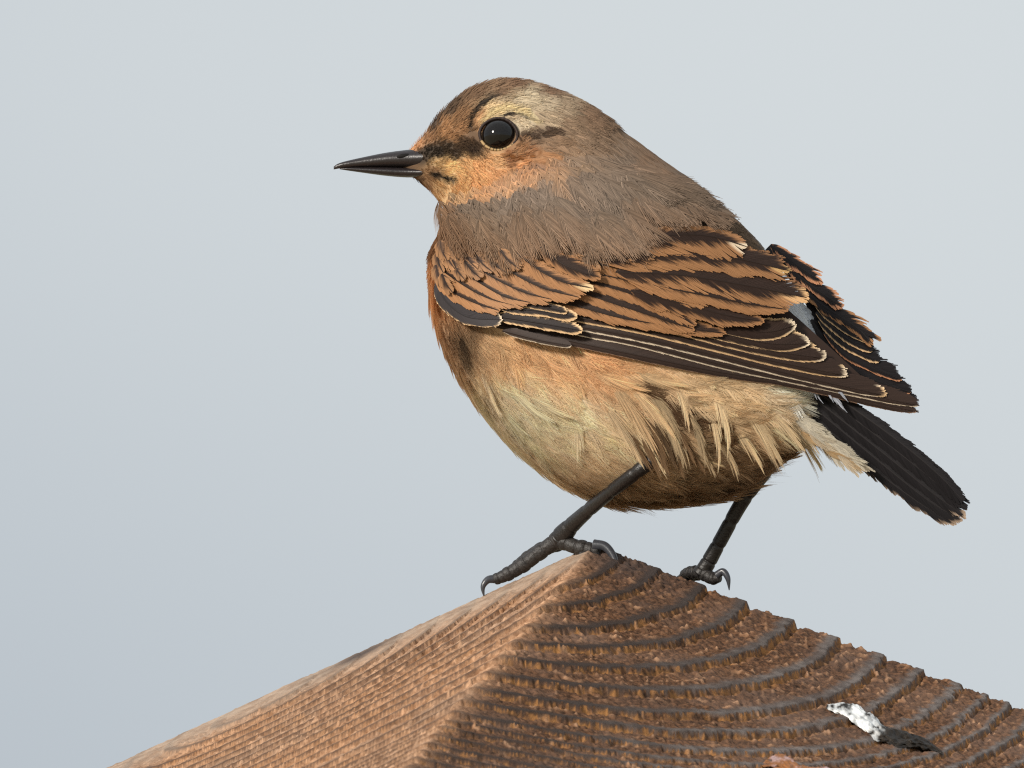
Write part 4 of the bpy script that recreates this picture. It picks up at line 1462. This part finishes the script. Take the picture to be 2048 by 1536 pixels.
tube('claw', [(994, 1158, 26), (976, 1160, 22), (966, 1174, 18), (968, 1194, 16)], [9, 7.5, 5, 1], M_CLAW, leg1)
tube('claw', [(1188, 1090, -40), (1210, 1093, -48), (1226, 1112, -58), (1232, 1136, -66), (1231, 1156, -68)], [12, 9.5, 7.5, 5, 1], M_CLAW, leg1)
leg2 = tube('leg', [(1590, 850, -90), (1545, 918, -70), (1486, 1000, -48), (1440, 1082, -34), (1412, 1132, -26), (1398, 1150, -24)], [24, 18, 14.5, 14, 15.5, 15], M_LEG, bird, scute=0.10, nsc=8, rows=160)
tag(leg2, 'black right leg behind the post edge')
bpart(leg2)
tube('toe', [(1412, 1144, -26), (1392, 1148, 10), (1372, 1156, 50), (1350, 1166, 90)], [15, 13, 12, 8], M_TOE, leg2, **TOE)
tube('toe', [(1404, 1144, -24), (1380, 1144, -4), (1366, 1148, 22)], [14, 11, 7], M_TOE, leg2, **TOE)
tube('toe', [(1406, 1146, -26), (1424, 1156, -38), (1440, 1156, -48)], [13, 12.5, 8], M_TOE, leg2, scute=0.08, nsc=4, knuckles=0.1)
tube('claw', [(1434, 1150, -48), (1446, 1143, -54), (1455, 1156, -60), (1458, 1180, -62)], [8.5, 7, 5.5, 1], M_CLAW, leg2)

# ------------------------------------------------------------------ droppings on the right face of the post
M_DROP = mat_col('dried_dropping', 0.6, 0.3, bump=0.4, bscale=2500)


def dropping(name, a, b_, wid, colf, seed, label, thick=13):
    r = np.random.default_rng(seed)
    n, m = 110, 30
    ax = np.array(b_, dtype=float) - np.array(a, dtype=float)
    L = np.linalg.norm(ax)
    ax /= L
    pr = np.array([-ax[1], ax[0]])
    s_ = np.linspace(0, 1, n)[:, None]
    a_ = np.linspace(0, math.pi, m)[None, :]
    w_ = wid * np.sqrt(np.clip(np.sin(math.pi * np.clip(s_ * 0.96 + 0.02, 0, 1)), 0, 1)) * np.interp(s_, [0, 0.25, 0.5, 0.8, 1], [0.9, 1.1, 0.95, 0.75, 0.5])
    nzv = fbm(s_ * 9 + a_ * 0, a_ * 2.2 + s_ * 0, seed=seed, octv=3)
    wv = w_ * (0.45 + 0.7 * nzv + 0.6 * fbm(s_ * 26, a_ * 3, seed=seed + 5, octv=2))
    lat = -np.cos(a_) * wv + 7 * np.sin(s_ * 9 + seed)
    hgt = (0.55 + 0.9 * fbm(s_ * 22, a_ * 5 + s_ * 3, seed=seed + 7, octv=3)) * np.sin(a_) ** 0.8 * thick * (1 + 1.1 * sstep(0.45, 0.6, s_) * vnoise(s_ * 30, a_ * 3, seed=seed + 11)) * np.sqrt(np.sin(math.pi * np.clip(s_ * 0.98 + 0.01, 0, 1))) * (0.35 + 1.1 * nzv)
    px = a[0] + ax[0] * L * s_ + pr[0] * lat
    py = a[1] + ax[1] * L * s_ + pr[1] * lat
    d = face_depth(px, py, 'r')
    V = np.stack([px, py - hgt * 0.35, d - hgt + 2], -1)
    tt = np.broadcast_to(s_, (n, m)).ravel()
    nn_ = fbm(px.ravel() / 13, py.ravel() / 9, seed=seed + 3)
    C = colf(tt, nn_, np.broadcast_to(a_, (n, m)).ravel())
    o = mesh_obj(name, V.reshape(-1, 3), grid_faces(n, m), M_DROP, cols=C)
    tag(o, label, 'dropping')
    return o


def c1(t_, n_, a_):
    w_ = (sstep(0.52, 0.40, t_ + (n_ - 0.5) * 0.35) * sstep(0.30, 0.42, n_ + 0.04))[:, None]
    return w_ * lin(232, 233, 232) * (0.55 + 0.6 * sstep(0.35, 0.6, n_)[:, None]) + (1 - w_) * (lin(34, 28, 22) * (0.6 + 1.2 * n_[:, None]))


def c2(t_, n_, a_):
    w_ = sstep(0.35, 0.65, n_ + (t_ - 0.5) * 0.5)[:, None]
    return w_ * lin(190, 160, 158) + (1 - w_) * lin(150, 98, 56)


dropping('bird_dropping', (1646, 1404), (1872, 1502), 16, c1, 3, 'white and black dried bird dropping stuck to the post face')
dropping('bird_dropping', (1514, 1508), (1664, 1538), 14, c2, 9, 'small orange and pink dried dropping low on the post face', thick=9)
